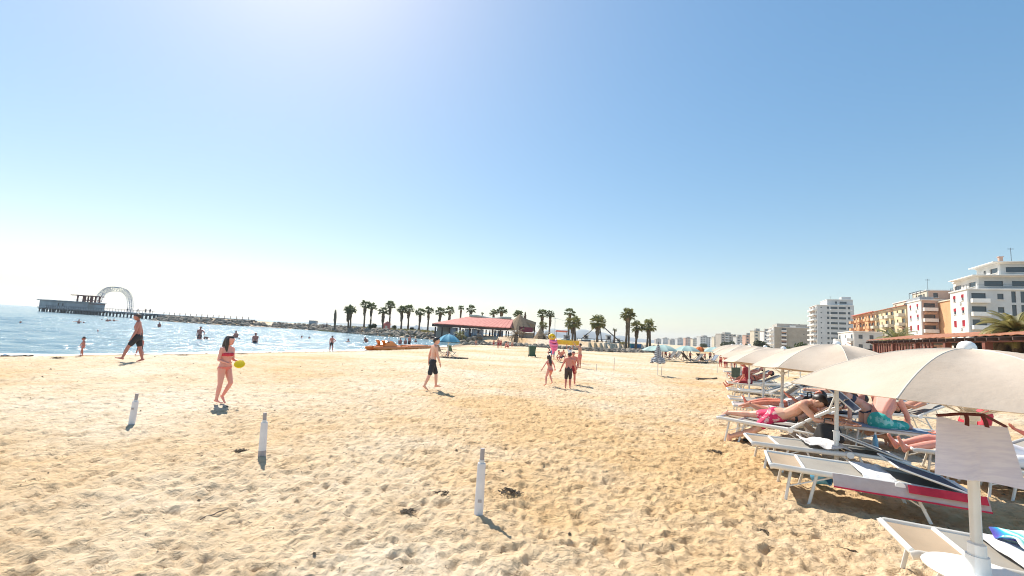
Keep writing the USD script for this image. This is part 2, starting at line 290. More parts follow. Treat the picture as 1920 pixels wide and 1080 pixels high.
WALLS = {'wall_white': ((0.74, 0.72, 0.68), (0.60, 0.58, 0.54)), 'wall_grey': ((0.50, 0.50, 0.48), (0.41, 0.41, 0.40)), 'wall_tan': ((0.36, 0.31, 0.24), (0.29, 0.25, 0.19)), 'wall_orange': ((0.62, 0.34, 0.17), (0.52, 0.27, 0.13)),
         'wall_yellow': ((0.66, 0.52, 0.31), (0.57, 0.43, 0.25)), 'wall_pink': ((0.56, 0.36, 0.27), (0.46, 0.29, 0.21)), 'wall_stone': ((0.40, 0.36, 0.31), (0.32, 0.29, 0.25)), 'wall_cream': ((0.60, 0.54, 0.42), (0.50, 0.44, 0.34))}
for k, (a, b) in WALLS.items(): mat(k, a, 0.85, b, 0.25)

# ------------------------------------------------------------------ far coast
def ridge(px0, px1, D, tops, depth=400.0):
    xs = np.linspace(px0, px1, 60); P = []
    for i, x in enumerate(xs):
        y = np.interp(x, *zip(*tops)); top = at(x, y, D); h = max(top[2] - SEA, 0.5) * (0.85 + 0.3 * float(meshkit.noise(np.array([x * 0.13, 0, 0]), 3)))
        P.append([(top[0], D - depth * 0.1, SEA - 1), (top[0], D, SEA + h * 0.8), (top[0], D + depth * 0.3, SEA + h), (top[0], D + depth, SEA - 1)])
    return sheet(np.array(P))
obj('hills', ridge(560, 860, 3600, [(560, 603), (640, 605.5), (663, 605.5), (720, 609), (760, 611), (860, 615)]), 'haze_hill', smooth=True, kind='structure')
obj('hills', ridge(985, 1260, 4300, [(985, 627), (1035, 617), (1085, 618), (1120, 622), (1180, 632), (1260, 642)]), 'haze_hill', smooth=True, kind='structure')
for i, (px, top, w, nm) in enumerate(((781, 609, 5, 'tallest hazy harbour tower far behind the palms'), (789, 612, 4, 'shorter hazy harbour tower right of the tallest one'), (775, 613, 4, 'stubby hazy harbour tower left of the tallest one'))):
    p = at(px, top, 2600); hh = p[2] - SEA; ww = w / FPX * 2600
    t = thing('harbour_tower', nm, 'tower', (p[0], 2600, SEA), group='harbour towers in the haze')
    obj('shaft', cat([box(ww, ww, hh * 0.8, (0, 0, hh * 0.4)), box(ww * 0.6, ww * 0.6, hh * 0.2, (0, 0, hh * 0.9 - 0.001))]), 'wall_grey', t); obj('base_block', box(ww * 1.8, ww * 1.8, hh * 0.3, (0, ww * 0.2, hh * 0.15 - 0.01)), 'concrete', t)

# ------------------------------------------------------------------ pier with its concrete shell and lattice arch
def pier():
    t = thing('pier', 'long dark pier on piles with an unfinished concrete shell at its end', 'pier')
    a, b = at(84, 580, 192), at(300, 598, 150); a[2] = b[2] = 0; d = (b - a) / np.linalg.norm(b - a); n = np.array([-d[1], d[0], 0]); L = np.linalg.norm(b - a)
    ang = math.atan2(d[1], d[0])
    mid = (a + b) / 2
    obj('deck', box(L, 4.0, 0.45, (mid[0], mid[1], 1.35), ang), 'concrete_dark', t)
    k = int(L / 2.6)
    for i in range(k + 1):
        p = a + d * (L * i / k)
        obj('pile_frame', cat([tube([p + n * s + (0, 0, -2), p + n * s + (0, 0, 1.12)], 0.22, 6) for s in (-1.6, 1.6)] + [bar(p + n * -2.0 + (0, 0, 0.9), p + n * 2.0 + (0, 0, 0.9), 0.3)]), 'concrete_dark', t)
    b2 = at(470, 604, 138); b2[2] = 0; d2 = (b2 - b) / np.linalg.norm(b2 - b); L2 = np.linalg.norm(b2 - b)
    obj('deck', box(L2, 3.0, 0.40, (*((b + b2) / 2 + d2 * 0.05)[:2], 1.36), math.atan2(d2[1], d2[0])), 'concrete_dark', t)
    for i in range(16): p = b + d2 * (L2 * (i + 0.6) / 16); obj('railing_post', tube([p + (0, 0, 1.56), p + (0, 0, 2.35)], 0.09, 5), 'dark_metal', t)
    for i in range(9): p = b + d2 * (L2 * (i + 0.5) / 9); obj('pile', tube([p + (0, 0, -1), p + (0, 0, 1.15)], 0.22, 6), 'concrete_dark', t)
    for i in range(64):
        p = a + d * (L * (i + 0.5) / 44) if i < 44 else None
        if p is None: break
        obj('railing_post', tube([p + n * -1.9 + (0, 0, 1.575), p + n * -1.9 + (0, 0, 2.55)], 0.06, 5), 'dark_metal', t)
    obj('handrail', tube([a + n * -1.9 + (0, 0, 2.5), b + n * -1.9 + (0, 0, 2.5)], 0.05, 5), 'dark_metal', t)
    # concrete shell: solid parapet block on piles with window holes, open storey and flat roof above
    D = 188
    def P(px, py, dd=0): return at(px, py, D + dd)
    x0, x1 = P(76, 570)[0], P(166, 575)[0]; zt, zb = 4.55, 1.75
    holes = [shapely.box(P(px - w, 570)[0], 2.5, P(px + w, 570)[0], 3.7) for px, w in ((112, 1.1), (120, 1.4))]
    fac = shapely.box(x0, zb, x1, zt).difference(shapely.union_all(holes))
    w = trimesh.creation.extrude_polygon(fac, 0.5); w.apply_transform(trimesh.transformations.rotation_matrix(PI / 2, [1, 0, 0])); w.apply_translation((0, D, 0))
    back = xyz(w, np.diag([1, 1, 1, 1.0])); back.apply_translation((0, 7.5, 0))
    obj('wall', cat([w, back, box(0.5, 6.9, zt - zb, (x0 + 0.25, D + 3.55, (zt + zb) / 2)), box(0.5, 6.9, zt - zb, (x1 - 0.25, D + 3.55, (zt + zb) / 2))]), 'concrete', t)
    obj('floor_slab', box(x1 - x0 + 0.6, 8.6, 0.4, ((x0 + x1) / 2, D + 3.5, zb - 0.21)), 'concrete', t)
    obj('roof_slab', box(x1 - x0 + 1.2, 8.8, 0.35, ((x0 + x1) / 2 - 0.4, D + 3.5, zt + 0.18)), 'concrete', t)
    for i in range(13):
        for dy in (0.4, 6.6):
            p = (x0 + 1.2 + (x1 - x0 - 2.4) * i / 12, D + dy)
            obj('pile', tube([(p[0], p[1], -2.5), (p[0], p[1], 1.335)], 0.28, 6), 'concrete_dark', t)
    r0, r1 = P(128, 553)[0], P(169, 557)[0]; zr = 7.6
    obj('upper_roof', box(r1 - r0, 5.6, 0.32, ((r0 + r1) / 2, D + 3.8, zr)), 'red_wood', t)
    for px in (136, 147, 156, 164):
        for dy in (2.2, 5.6): obj('column', box(0.42, 0.42, zr - 0.165 - zt - 0.36, (P(px, 560)[0], D + dy, (zr - 0.165 + zt + 0.36) / 2)), 'red_wood', t)
    obj('upper_railing', cat([box(r1 - r0 - 1.2, 0.06, 0.07, ((r0 + r1) / 2, D + 1.9, zt + 1.35)), box(r1 - r0 - 1.2, 0.06, 0.07, ((r0 + r1) / 2, D + 1.9, zt + 0.9))]), 'dark_metal', t)
    for px0, px1, z in ((164, 184, 5.6), (170, 188, 4.2)):
        u0, u1 = P(px0, 568)[0], P(px1, 568)[0]; obj('stair_slab', box(u1 - u0, 3.0, 0.28, ((u0 + u1) / 2, D + 1.0 - z * 0.6 + 2.5, z)), 'red_wood', t)
pier()
def lattice_arch():
    D = 205; c = at(212, 583, D); R = (at(244, 583, D)[0] - at(184, 583, D)[0]) / 2; top = at(216.5, 538, D)[2]; z0 = 1.2; Hh = top - z0
    t = thing('arch_sculpture', 'pale lattice dome of two crossing arches standing on the pier', 'sculpture', (c[0], D, z0))
    for ang in (0.06, 1.15):
        e = np.array([math.cos(ang), math.sin(ang), 0]); n = np.array([-e[1], e[0], 0]); a = np.linspace(0, PI, 33)
        def rail(r, o): return np.array([e * (r * math.copysign(abs(math.cos(q)) ** 0.75, math.cos(q))) + n * o + np.array([0, 0, Hh * r / R * math.sin(q) ** 0.8]) for q in a])
        rails = [rail(R, -0.55), rail(R, 0.55), rail(R - 1.25, 0.0)]
        for q in rails: obj('chord', tube(q, 0.075, 5), 'steel_dull', t)
        lac = []
        for i in range(len(a) - 1):
            A, B, Cc = rails[0], rails[1], rails[2]
            for u, v in ((A[i], B[i + 1]), (A[i], Cc[i + 1]), (B[i], Cc[i + 1]), (A[i], B[i]), (B[i], Cc[i])): lac.append(tube([u, v], 0.04, 4, cap=False))
        obj('lacing', cat(lac), 'steel_dull', t)
    obj('crown_ring', tube([(1.1 * math.cos(q), 1.1 * math.sin(q), Hh - 0.3) for q in np.linspace(0, 2 * PI, 17)], 0.12, 5), 'steel_pale', t)
lattice_arch()

# ------------------------------------------------------------------ rock breakwater (boulders are its parts) and rocks under the beach bar
def boulders():
    bw = thing('breakwater', kind='structure')
    rg = np.random.default_rng(3); edge = list(SHORE[12:25]) + []
    front = [on(x, y, 0)[:2] for x, y in ((868, 644), (905, 646), (940, 648), (985, 650), (1020, 652), (1060, 655), (1100, 658), (1140, 660), (1180, 661), (1225, 661))]
    spots = []
    def along(pts, step, width, s0, s1):
        for a, b in zip(pts[:-1], pts[1:]):
            a, b = np.array(a), np.array(b); d = b - a; L = np.linalg.norm(d); d = d / L; n = np.array([d[1], -d[0]])
            for u in np.arange(0, L, step):
                for w in np.arange(-0.2, width, step * 0.8):
                    p = a + d * (u + rg.uniform(-.4, .4) * step) + n * (w + rg.uniform(-.4, .4) * step); spots.append((p, rg.uniform(s0, s1), w))
    sgn = shapely.contains_xy(SPIT, *( (np.array(edge[3]) + np.array(edge[4])) / 2 + np.array([0.0, 3.0])))
    along(edge, 0.95, 2.9, 0.30, 0.78); along(front[::-1], 0.85, 2.4, 0.22, 0.62)
    spots.sort(key=lambda q: np.hypot(*q[0])); rest = []
    shapes = []
    for k in range(9):
        b = trimesh.creation.icosphere(1, 1.0); v = np.array(b.vertices); v *= 1 + 0.45 * (meshkit.noise(v * 1.4 + k * 7.1, k) - 0.5)[:, None] + 0.2 * (rg.random((len(v), 1)) - 0.5)
        for _ in range(3):                    # flat faces as split stone
            n = rg.normal(size=3); n /= np.linalg.norm(n); d = v @ n; v -= np.maximum(d - 0.62, 0)[:, None] * n
        b.vertices = v * (1.15, 0.95, 0.72); shapes.append(b)
    for i, (p, s, w) in enumerate(spots):
        m = shapes[rg.integers(9)].copy(); m.apply_scale(s); m.apply_transform(trimesh.transformations.euler_matrix(*(rg.uniform(-.5, .5, 2)), rg.uniform(0, 6.3)))
        z = max(float(land_z([p])[0]), SEA - 0.1); m.apply_translation((p[0], p[1], z + 0.12 * s + 0.10 * min(w, 2.5)))
        if i < 300: obj('boulder', m, 'rock', bw)
        else: rest.append(m)
    if rest: obj('boulder_rubble', cat(rest), 'rock', bw, kind='stuff')
boulders()
def grass_patch(pxs, D0, D1, n, seed):
    rg = np.random.default_rng(seed); V, Fc = [], []
    for _ in range(n):
        D = rg.uniform(D0, D1); px = rg.uniform(*pxs); p = at(px, 620, D); z = float(land_z([p[:2]])[0])
        for _ in range(7):
            a = rg.uniform(0, 6.3); q = np.array([p[0] + rg.normal() * 0.25, p[1] + rg.normal() * 0.25, z - 0.02]); h = rg.uniform(0.25, 0.6); e = np.array([math.cos(a), math.sin(a), 0]) * 0.05
            k = len(V); V += [q - e, q + e, q + np.array([rg.normal() * 0.15, rg.normal() * 0.15, h])]; Fc.append([k, k + 1, k + 2])
    return trimesh.Trimesh(np.array(V), np.array(Fc), process=False)
obj('grass', cat([grass_patch((735, 815), 98, 116, 420, 1), grass_patch((1165, 1235), 80, 92, 320, 2), grass_patch((600, 740), 112, 124, 300, 3)]), 'dry_grass', kind='stuff', label='yellowed dry grass on top of the rocky spit', cat='grass')

# ------------------------------------------------------------------ palms
def fan_crown(rg, R, n, droop=0.0, up=1.0):
    V, Fc = [], []
    for i in range(n):
        el = math.asin(np.clip(rg.uniform(-0.55 - droop, 0.98) * up, -1, 1)); az = i * 2.399963 + rg.normal() * 0.25
        d = np.array([math.cos(el) * math.cos(az), math.cos(el) * math.sin(az), math.sin(el)]); pl = R * rg.uniform(0.50, 0.70); hub = d * pl; hub[2] -= 0.08 * R * math.cos(el)
        side = np.cross(d, [0, 0, 1.0]); side = side / (np.linalg.norm(side) + 1e-9); nrm = np.cross(side, d)
        k = len(V); V += [side * 0.02 * R, -side * 0.02 * R, hub]; Fc.append([k, k + 1, k + 2])
        L = R * rg.uniform(0.40, 0.52); m = 11
        for j in range(m):
            a = (j / (m - 1) - 0.5) * 3.9; dd = math.cos(a) * d + math.sin(a) * side; wd = 0.5 * 3.9 / m * 0.8
            l, r = math.cos(a - wd) * d + math.sin(a - wd) * side, math.cos(a + wd) * d + math.sin(a + wd) * side
            tip = hub + dd * L * rg.uniform(0.85, 1.05) - np.array([0, 0, 1.0]) * L * (0.18 + 0.15 * rg.random()) + nrm * 0.04 * R * (-1) ** j
            k = len(V); V += [hub, hub + l * L * 0.58 - nrm * 0.02 * R, tip, hub + r * L * 0.58 + nrm * 0.02 * R]; Fc += [[k, k + 1, k + 2], [k, k + 2, k + 3]]
    return trimesh.Trimesh(np.array(V), np.array(Fc), process=False)
def skirt(rg, R, length, n=60):
    V, Fc = [], []
    for i in range(n):
        az = rg.uniform(0, 6.3); z0 = -rg.uniform(0, 0.75) * length; rr = R * rg.uniform(0.5, 1.0) * (1 + z0 / length * 0.45); e = np.array([math.cos(az), math.sin(az), 0]); s = np.array([-e[1], e[0], 0]); w = R * rg.uniform(0.2, 0.4); dl = length * rg.uniform(0.25, 0.45)
        k = len(V); V += [e * rr * 0.35 + (0, 0, z0 + 0.1), e * rr + s * w + (0, 0, z0 - dl * 0.6), e * rr * 0.8 + (0, 0, z0 - dl), e * rr - s * w + (0, 0, z0 - dl * 0.6)]; Fc += [[k, k + 1, k + 2], [k, k + 2, k + 3]]
    core = lathe([(0.02, 0.1), (R * 0.55, -0.1 * length), (R * 0.45, -0.6 * length), (R * 0.2, -length), (0.02, -length)], 9)
    return cat([trimesh.Trimesh(np.array(V), np.array(Fc), process=False), core])
def fan_palm(px, basey, topy, D, wpx, label, seed, sk=0.3, leaf='palm_leaf', topx=None, trunks=1, group='fan palms along the shore', n=34):
    rg = np.random.default_rng(seed); tx = topx if topx is not None else px + (basey - topy) * 0.062
    p = at(px, basey, D); z0 = float(land_z([p[:2]])[0]) - 0.2; top = at(tx, topy, D); R = wpx / 2 / FPX * D * 1.12; Hh = top[2] - z0 - R * 0.88
    t = thing('fan_palm', label, 'palm tree', (p[0], p[1], z0), group=group)
    lean = np.array([(top[0] - p[0]), rg.normal() * 0.3, 0]); zz = np.linspace(0, Hh, 9)
    for k in range(trunks):
        o = np.array([0.55 * k, -0.3 * k, 0]); ax = np.array([lean * (z / Hh) ** 1.5 * 1.0 + o * (1 - 0.6 * z / Hh) + (0, 0, z) for z in zz])
        obj('trunk', tube(ax, 0.26 - 0.10 * np.minimum(zz / Hh * 1.5, 1) + 0.015 * rg.normal(size=9), 8), 'palm_trunk', t)
    if wpx:
        crown = fan_crown(rg, R, n, 0.25 if leaf != 'palm_leaf' else 0.0); crown.apply_translation(lean + (0, 0, Hh)); obj('crown', crown, leaf, t)
        if sk: s = skirt(rg, R * 0.34, Hh * sk, 70); s.apply_translation(lean + (0, 0, Hh - 0.12 * R)); obj('dead_leaf_skirt', s, 'dead_leaf', t)
    return t
PALMS = [(653, 613, 573, 115, 18, 'left of two overlapping fan palms on the spit, leaning slightly', .5, None), (657, 614, 571, 114, 20, 'right of two overlapping fan palms on the spit, bushier crown', .45, None),
 (682, 617, 562, 112, 19, 'tall thin fan palm, left of the close tall pair on the spit', .42, None), (694.5, 611, 566, 112, 18, 'fan palm with a drooping crown, right of the close tall pair', .38, None),
 (717, 620, 574, 110, 19, 'short fan palm with a long brown skirt beside the small red shelter', .6, None), (730, 613, 563, 112, 19, 'tallest fan palm rising behind the small red shelter', .33, None),
 (751.5, 622, 571.5, 109, 19, 'fan palm with a long skirt, first one right of the red shelter', .5, None), (764.5, 621, 570, 109, 20, 'fan palm leaning right, second one right of the red shelter', .4, None),
 (785, 623, 575.5, 108, 19, 'fan palm in front of the hazy harbour towers', .45, None), (801.5, 624, 573, 107, 18, 'fan palm at the left end of the red roofed beach bar', .4, None),
 (823, 626, 575, 107, 19, 'fan palm behind the left hip of the red roof', .5, None), (841, 627, 573.5, 107, 18, 'fan palm rising over the low left end of the red ridge', .5, None),
 (862, 628, 571.5, 107, 12, 'slim small-crowned fan palm above the red ridge', .5, None), (880, 629, 571, 106, 18, 'dense fan palm above the left peak of the red ridge', .4, None),
 (902, 630, 585, 106, 5, 'stunted palm with a tiny crown behind the pale ridge canvas', 0, None), (923, 631, 579, 105, 15, 'small fan palm behind the ridge, left of a close pair', .3, None),
 (938, 631, 573, 106, 19, 'large fan palm behind the ridge, right of a close pair', .35, None), (969, 633, 580.5, 103, 19, 'fan palm at the right end of the red ridge', .45, None),
 (1014, 636, 578.5, 102, 20, 'left taller palm of the pair right of the thatched roof', .4, None), (1029, 637, 581, 102, 17, 'right slimmer palm of the pair beside the thatched roof', .45, None),
 (1065, 638, 576, 98, 21, 'dark fan palm peeping over a pale green one behind the inflatables', .35, None)]
for i, (x, by, ty, D, w, lb, sk, _) in enumerate(PALMS): fan_palm(x, by, ty, D, w, lb, 100 + i, sk)
for i, (x, by, ty, D, w, lb, sk, tr, n) in enumerate(((1016, 640, 601, 88, 18, 'low light green fan palm beside the thatched roof', .5, 1, 34), (1073, 645, 589, 86, 30, 'broad light green fan palm with shaggy skirt behind the yellow inflatable', .55, 2, 52),
     (1119, 648, 588, 86, 30, 'large rounded light green fan palm in front of the triangular mast', .6, 1, 60), (1173, 653, 577, 86, 27, 'tallest palm on the right with a shaggy double trunk', .5, 2, 56),
     (1192, 652, 600, 87, 24, 'shorter palm standing over the blue cabins', .5, 1, 44), (1213, 655, 597, 87, 26, 'rightmost leaning palm at the end of the rocks', .45, 2, 44), (1151.5, 645, 614, 92, 9, 'tiny dark palm beside the sloping mast', .3, 1, 20))):
    fan_palm(x, by, ty, D, w, lb, 200 + i, sk, 'palm_leaf_light' if i != 6 else 'palm_leaf', trunks=tr, group='light green palms on the right', n=n)
for x, by, ty, D, lb, s in ((628, 613, 581, 116, 'bare dead palm trunk standing alone at the left of the palm row', 0.36), (983.5, 634, 585, 101, 'bare dead palm trunk beside the thatched roof', 0.30)):
    a, b = at(x, by, D), at(x + 1.5, ty, D); z0 = float(land_z([a[:2]])[0]) - 0.2
    t = thing('dead_palm', lb, 'dead palm', (a[0], a[1], z0)); h = b[2] - z0; zz = np.linspace(0, h, 8); d = b[0] - a[0]
    obj('trunk', tube([(d * z / h, 0, z) for z in zz], s * np.array([.8, .75, .72, .75, .9, .95, .8, .35]), 9), 'palm_trunk', t)
    obj('leaf_stubs', moved(skirt(np.random.default_rng(5), s * 1.2, h * 0.45, 30), (d, 0, h)), 'dead_leaf', t)
def feather_palm(loc, trunk_h, R, n, label, seed, leaf='palm_leaf_light', spread=(-0.25, 1.1), tr=0.28, group=None, leaflets=34):
    rg = np.random.default_rng(seed); t = thing('date_palm', label, 'palm tree', loc, group=group)
    zz = np.linspace(-0.3, trunk_h, 14); obj('trunk', tube([(0.02 * math.sin(z * 3), 0, z) for z in zz], tr * (1 + 0.12 * np.sin(np.arange(14) * 2.4)) * np.linspace(1.1, 0.9, 14), 10), 'palm_trunk', t)
    for i in range(n):
        el = rg.uniform(*spread); az = i * 2.399963 + rg.normal() * 0.2; L = R * rg.uniform(0.85, 1.1); s = np.linspace(0, 1, leaflets)
        e = np.array([math.cos(az), math.sin(az), 0]); sag = 0.55 + 0.5 * max(0, math.cos(el))
        ang = el - sag * 1.6 * s ** 1.5; dx, dz = np.cos(ang), np.sin(ang); x = np.concatenate([[0], np.cumsum((dx[1:] + dx[:-1]) / 2 * L / (leaflets - 1))]); z = np.concatenate([[0], np.cumsum((dz[1:] + dz[:-1]) / 2 * L / (leaflets - 1))])
        P = e * x[:, None] + np.array([0, 0, 1.0]) * (z + trunk_h)[:, None]; side = np.array([-e[1], e[0], 0])
        V, Fc = [], []
        for j in range(2, leaflets):
            T = P[j] - P[j - 1]; T /= np.linalg.norm(T); ll = L * 0.17 * math.sin(PI * min(1, 0.12 + 0.88 * s[j])) ** 0.6 + 0.05 * L
            up = np.cross(T, side)
            for sg in (-1, 1):
                d = T * 0.65 + side * sg * 0.75 + up * (-0.28); d /= np.linalg.norm(d); w = T * L * 0.008
                k = len(V); V += [P[j] - w, P[j] + w, P[j] + d * ll - np.array([0, 0, 0.12 * ll])]; Fc.append([k, k + 1, k + 2])
        obj('frond', cat([trimesh.Trimesh(np.array(V), np.array(Fc), process=False), tube(P[::3], np.linspace(0.03, 0.008, len(P[::3])) * R / 2.5, 4, cap=False)]), leaf if el > -0.05 else 'dead_leaf', t)
    return t
def leaf_ball(rg, R, n, size, squash=0.8):
    d = rg.normal(size=(n, 3)); d /= np.linalg.norm(d, axis=1, keepdims=True); lump = 0.55 + 0.75 * meshkit.noise(d * 1.9 + rg.uniform(0, 50), 1)
    p = d * (R * lump * rg.uniform(0.45, 1.0, n) ** 0.5)[:, None] * (1, 1, squash)
    a, b = rg.normal(size=(n, 3)), rg.normal(size=(n, 3)); a /= np.linalg.norm(a, axis=1, keepdims=True); b -= a * (a * b).sum(1, keepdims=True); b /= np.linalg.norm(b, axis=1, keepdims=True); s = size * rg.uniform(0.6, 1.3, n)[:, None]
    V = np.stack([p - a * s, p + b * s * 0.6, p + a * s, p - b * s * 0.6], 1).reshape(-1, 3); k = np.arange(n)[:, None] * 4
    return trimesh.Trimesh(V, np.vstack([k + [0, 1, 2], k + [0, 2, 3]]), process=False)
mat('shrub_leaf', (0.055, 0.075, 0.03), 0.6, (0.10, 0.11, 0.04), 1.0, trans=0.2, var=0.2)
def shrub(px, basey, topy, D, wpx, label, seed, leaf='shrub_leaf', cat_='shrub', z=None):
    rg = np.random.default_rng(seed); p = at(px, basey, D); z0 = float(land_z([p[:2]])[0]) if z is None else z; top = at(px, topy, D)[2]; R = wpx / 2 / FPX * D; h = max(top - z0, 0.6)
    t = thing(cat_.replace(' ', '_'), label, cat_, (p[0], p[1], z0 - 0.1))
    obj('stem', tube([(0, 0, 0), (0.1 * R, 0, h * 0.35), (0, 0.05 * R, h * 0.7)], [0.16, 0.12, 0.05], 7), 'palm_trunk', t)
    balls = [moved(leaf_ball(rg, R * 0.62, 260, R * 0.12), (rg.uniform(-.5, .5) * R, rg.uniform(-.5, .5) * R, h * rg.uniform(0.4, 0.78))) for _ in range(6)]
    obj('crown', cat(balls), leaf, t)
shrub(698, 620, 606, 108, 16, 'grey-green shrub on the spit among the palms', 1)
shrub(738, 622, 608, 106, 9, 'small shrub right of the red shelter', 2)
shrub(772, 624, 612, 105, 8, 'small bush on the spit in front of the harbour towers', 21)

# ------------------------------------------------------------------ beach bar with the red hipped roof
def beach_bar():
    D = 83.0; gz = 0.5
    t = thing('beach_bar', 'open beach bar with a faded red hipped roof on posts above the rocks', 'building')
    def X(px): return at(px, 610, D)[0]
    xl, xr = X(810), X(948); zl, ze, zr_ = 0.4, 3.05, 4.85; xa, xb = X(870), X(963); dep = 11.0
    ridge_y = D + dep / 2
    A, B, Cc, Dd = (xl, D, ze), (xr + 0.8, D, ze), (xr + 3.2, D + dep, ze), (xl, D + dep, ze); E, Fp = (xa, ridge_y, zr_), (xb, ridge_y, zr_)
    def slab(*P): # thin roof plane
        P = np.array(P, float); n = np.cross(P[1] - P[0], P[2] - P[0]); n /= np.linalg.norm(n); n *= np.sign(n[2])
        k = len(P); V = np.vstack([P, P - n * 0.12]); Fc = [[0, i, i + 1] for i in range(1, k - 1)] + [[k, k + i + 1, k + i] for i in range(1, k - 1)]
        for i in range(k): j = (i + 1) % k; Fc += [[i, k + i, k + j], [i, k + j, j]]
        m = trimesh.Trimesh(V, np.array(Fc), process=False); m.fix_normals(); return m
    nx = 18
    for i in range(nx):                              # front slope of tile courses
        f0, f1 = i / nx, (i + 1) / nx
        a0, a1 = np.array(A) + (np.array(B) - A) * f0, np.array(A) + (np.array(B) - A) * (f1 - 0.004); e0, e1 = np.array(E) + (np.array(Fp) - E) * f0, np.array(E) + (np.array(Fp) - E) * (f1 - 0.004)
        obj('roof_panel', slab(a0, a1, e1, e0), 'red_tile', t)
    obj('roof_hip', slab(A, E, Dd), 'red_tile', t); obj('roof_hip', slab(B, Cc, Fp), 'red_tile', t); obj('roof_back', slab(Dd, E, Fp, Cc), 'red_tile', t)
    obj('ridge_canvas', tube([np.array(E) + (np.array(Fp) - E) * f + (0, 0.3, 0.04 + 0.2 * math.sin(f * 9)) for f in np.linspace(0.05, 0.95, 14)], 0.30, 7), 'ridge_canvas', t)
    obj('fascia', box(xr - xl + 0.6, 0.18, 0.42, ((xl + xr) / 2 + 0.3, D + 0.1, ze - 0.36)), 'dark_wood', t)
    for px in (816, 829, 843, 857, 882, 898, 912, 925, 938, 950):
        obj('post', box(0.24, 0.24, ze - 0.7 - gz, (X(px), D + 0.5, (ze - 0.6 + gz) / 2)), 'dark_wood', t)
        obj('post', box(0.2, 0.2, ze - 0.7 - gz, (X(px) + 0.4, D + 7, (ze - 0.6 + gz) / 2)), 'dark_wood', t)
    for a, b in ((844, 856), (871, 881), (884, 897), (899, 907), (927, 931), (933, 937), (940, 944)):
        obj('plastic_curtain', sheet(np.array([[(X(a) + (X(b) - X(a)) * u, D + 0.75 + 0.1 * math.sin(u * 14), z) for z in (gz + 0.4, ze - 0.62)] for u in np.linspace(0, 1, 14)]), 0.02), 'plastic_sheet', t)
    obj('counter', box(X(842) - X(815), 2.2, 1.1, ((X(842) + X(815)) / 2, D + 2.2, gz + 0.55)), 'wall_stone', t); obj('back_wall', box(X(842) - X(812), 0.2, 2.3, ((X(842) + X(812)) / 2, D + 5.0, gz + 1.15)), 'wall_stone', t)
    obj('floor', box(xr - xl + 1.5, dep, 0.3, ((xl + xr) / 2 + 0.6, D + dep / 2, gz - 0.15)), 'dark_wood', t)
    for px in (862, 912, 930): # tables and chairs inside
        x = X(px); obj('table', cat([box(1.0, 0.8, 0.05, (x, D + 2.5, gz + 0.75)), box(0.08, 0.08, 0.72, (x, D + 2.5, gz + 0.36))]), 'dark_wood', t)
    # thatched annex to the right
    t2 = thing('thatched_annex', 'brown thatched annex with dark red awning right of the red roof', 'building')
    x0, x1 = X(962), X(1008); y = D + 2
    obj('thatch_roof', cat([xyz(trimesh.creation.cone(3.4, 3.3, sections=14), trimesh.transformations.translation_matrix((X(975), y + 3, 2.7))), tube([(X(978), y + 3, 4.2), (X(1006), y + 3, 3.6)], [1.2, 1.0], 8)]), 'thatch', t2)
    obj('awning', sheet(np.array([[(x, y - 0.6 - 0.6 * s, 3.35 - 0.9 * s) for s in (0, 0.5, 1.0)] for x in np.linspace(X(974), X(1000), 8)]), 0.05), 'dark_red_cloth', t2)
    obj('bar_front', box(X(1003) - X(974), 0.3, 1.75, ((X(1003) + X(974)) / 2, y, gz + 0.87)), 'wall_stone', t2); obj('counter_top', box(X(1004) - X(973), 0.9, 0.1, ((X(1003) + X(974)) / 2, y - 0.1, gz + 1.8)), 'white_paint', t2)
    for px in (975, 982, 1003): obj('post', box(0.22, 0.22, 3.0, (X(px), y - 0.9, gz + 1.5)), 'dark_wood', t2)
    obj('straw_hut', cat([xyz(trimesh.creation.cone(1.4, 2.2, sections=12), trimesh.transformations.translation_matrix((X(1014), y - 2, gz + 0.7))), trimesh.creation.cylinder(0.9, 1.0, sections=12, transform=trimesh.transformations.translation_matrix((X(1014), y - 2, gz + 0.5)))]), 'thatch', t2)
beach_bar()
p = at(862, 634, 79); feather_palm((p[0], p[1], 0.6), 0.5, 1.55, 30, 'low spreading palm growing from the rocks in front of the red roof', 11, 'palm_leaf_light', (0.0, 1.3), 0.3)
p = at(967, 640, 78); feather_palm((p[0], p[1], 0.6), 1.2, 2.0, 40, 'big half-dry palm in front of the thatched annex', 12, 'dead_leaf', (-0.3, 1.2), 0.35)
p = at(1019, 640, 81); feather_palm((p[0], p[1], 0.6), 1.1, 1.8, 34, 'dry rust coloured palm at the right end of the thatched annex', 13, 'dead_leaf', (-0.2, 1.2), 0.3)
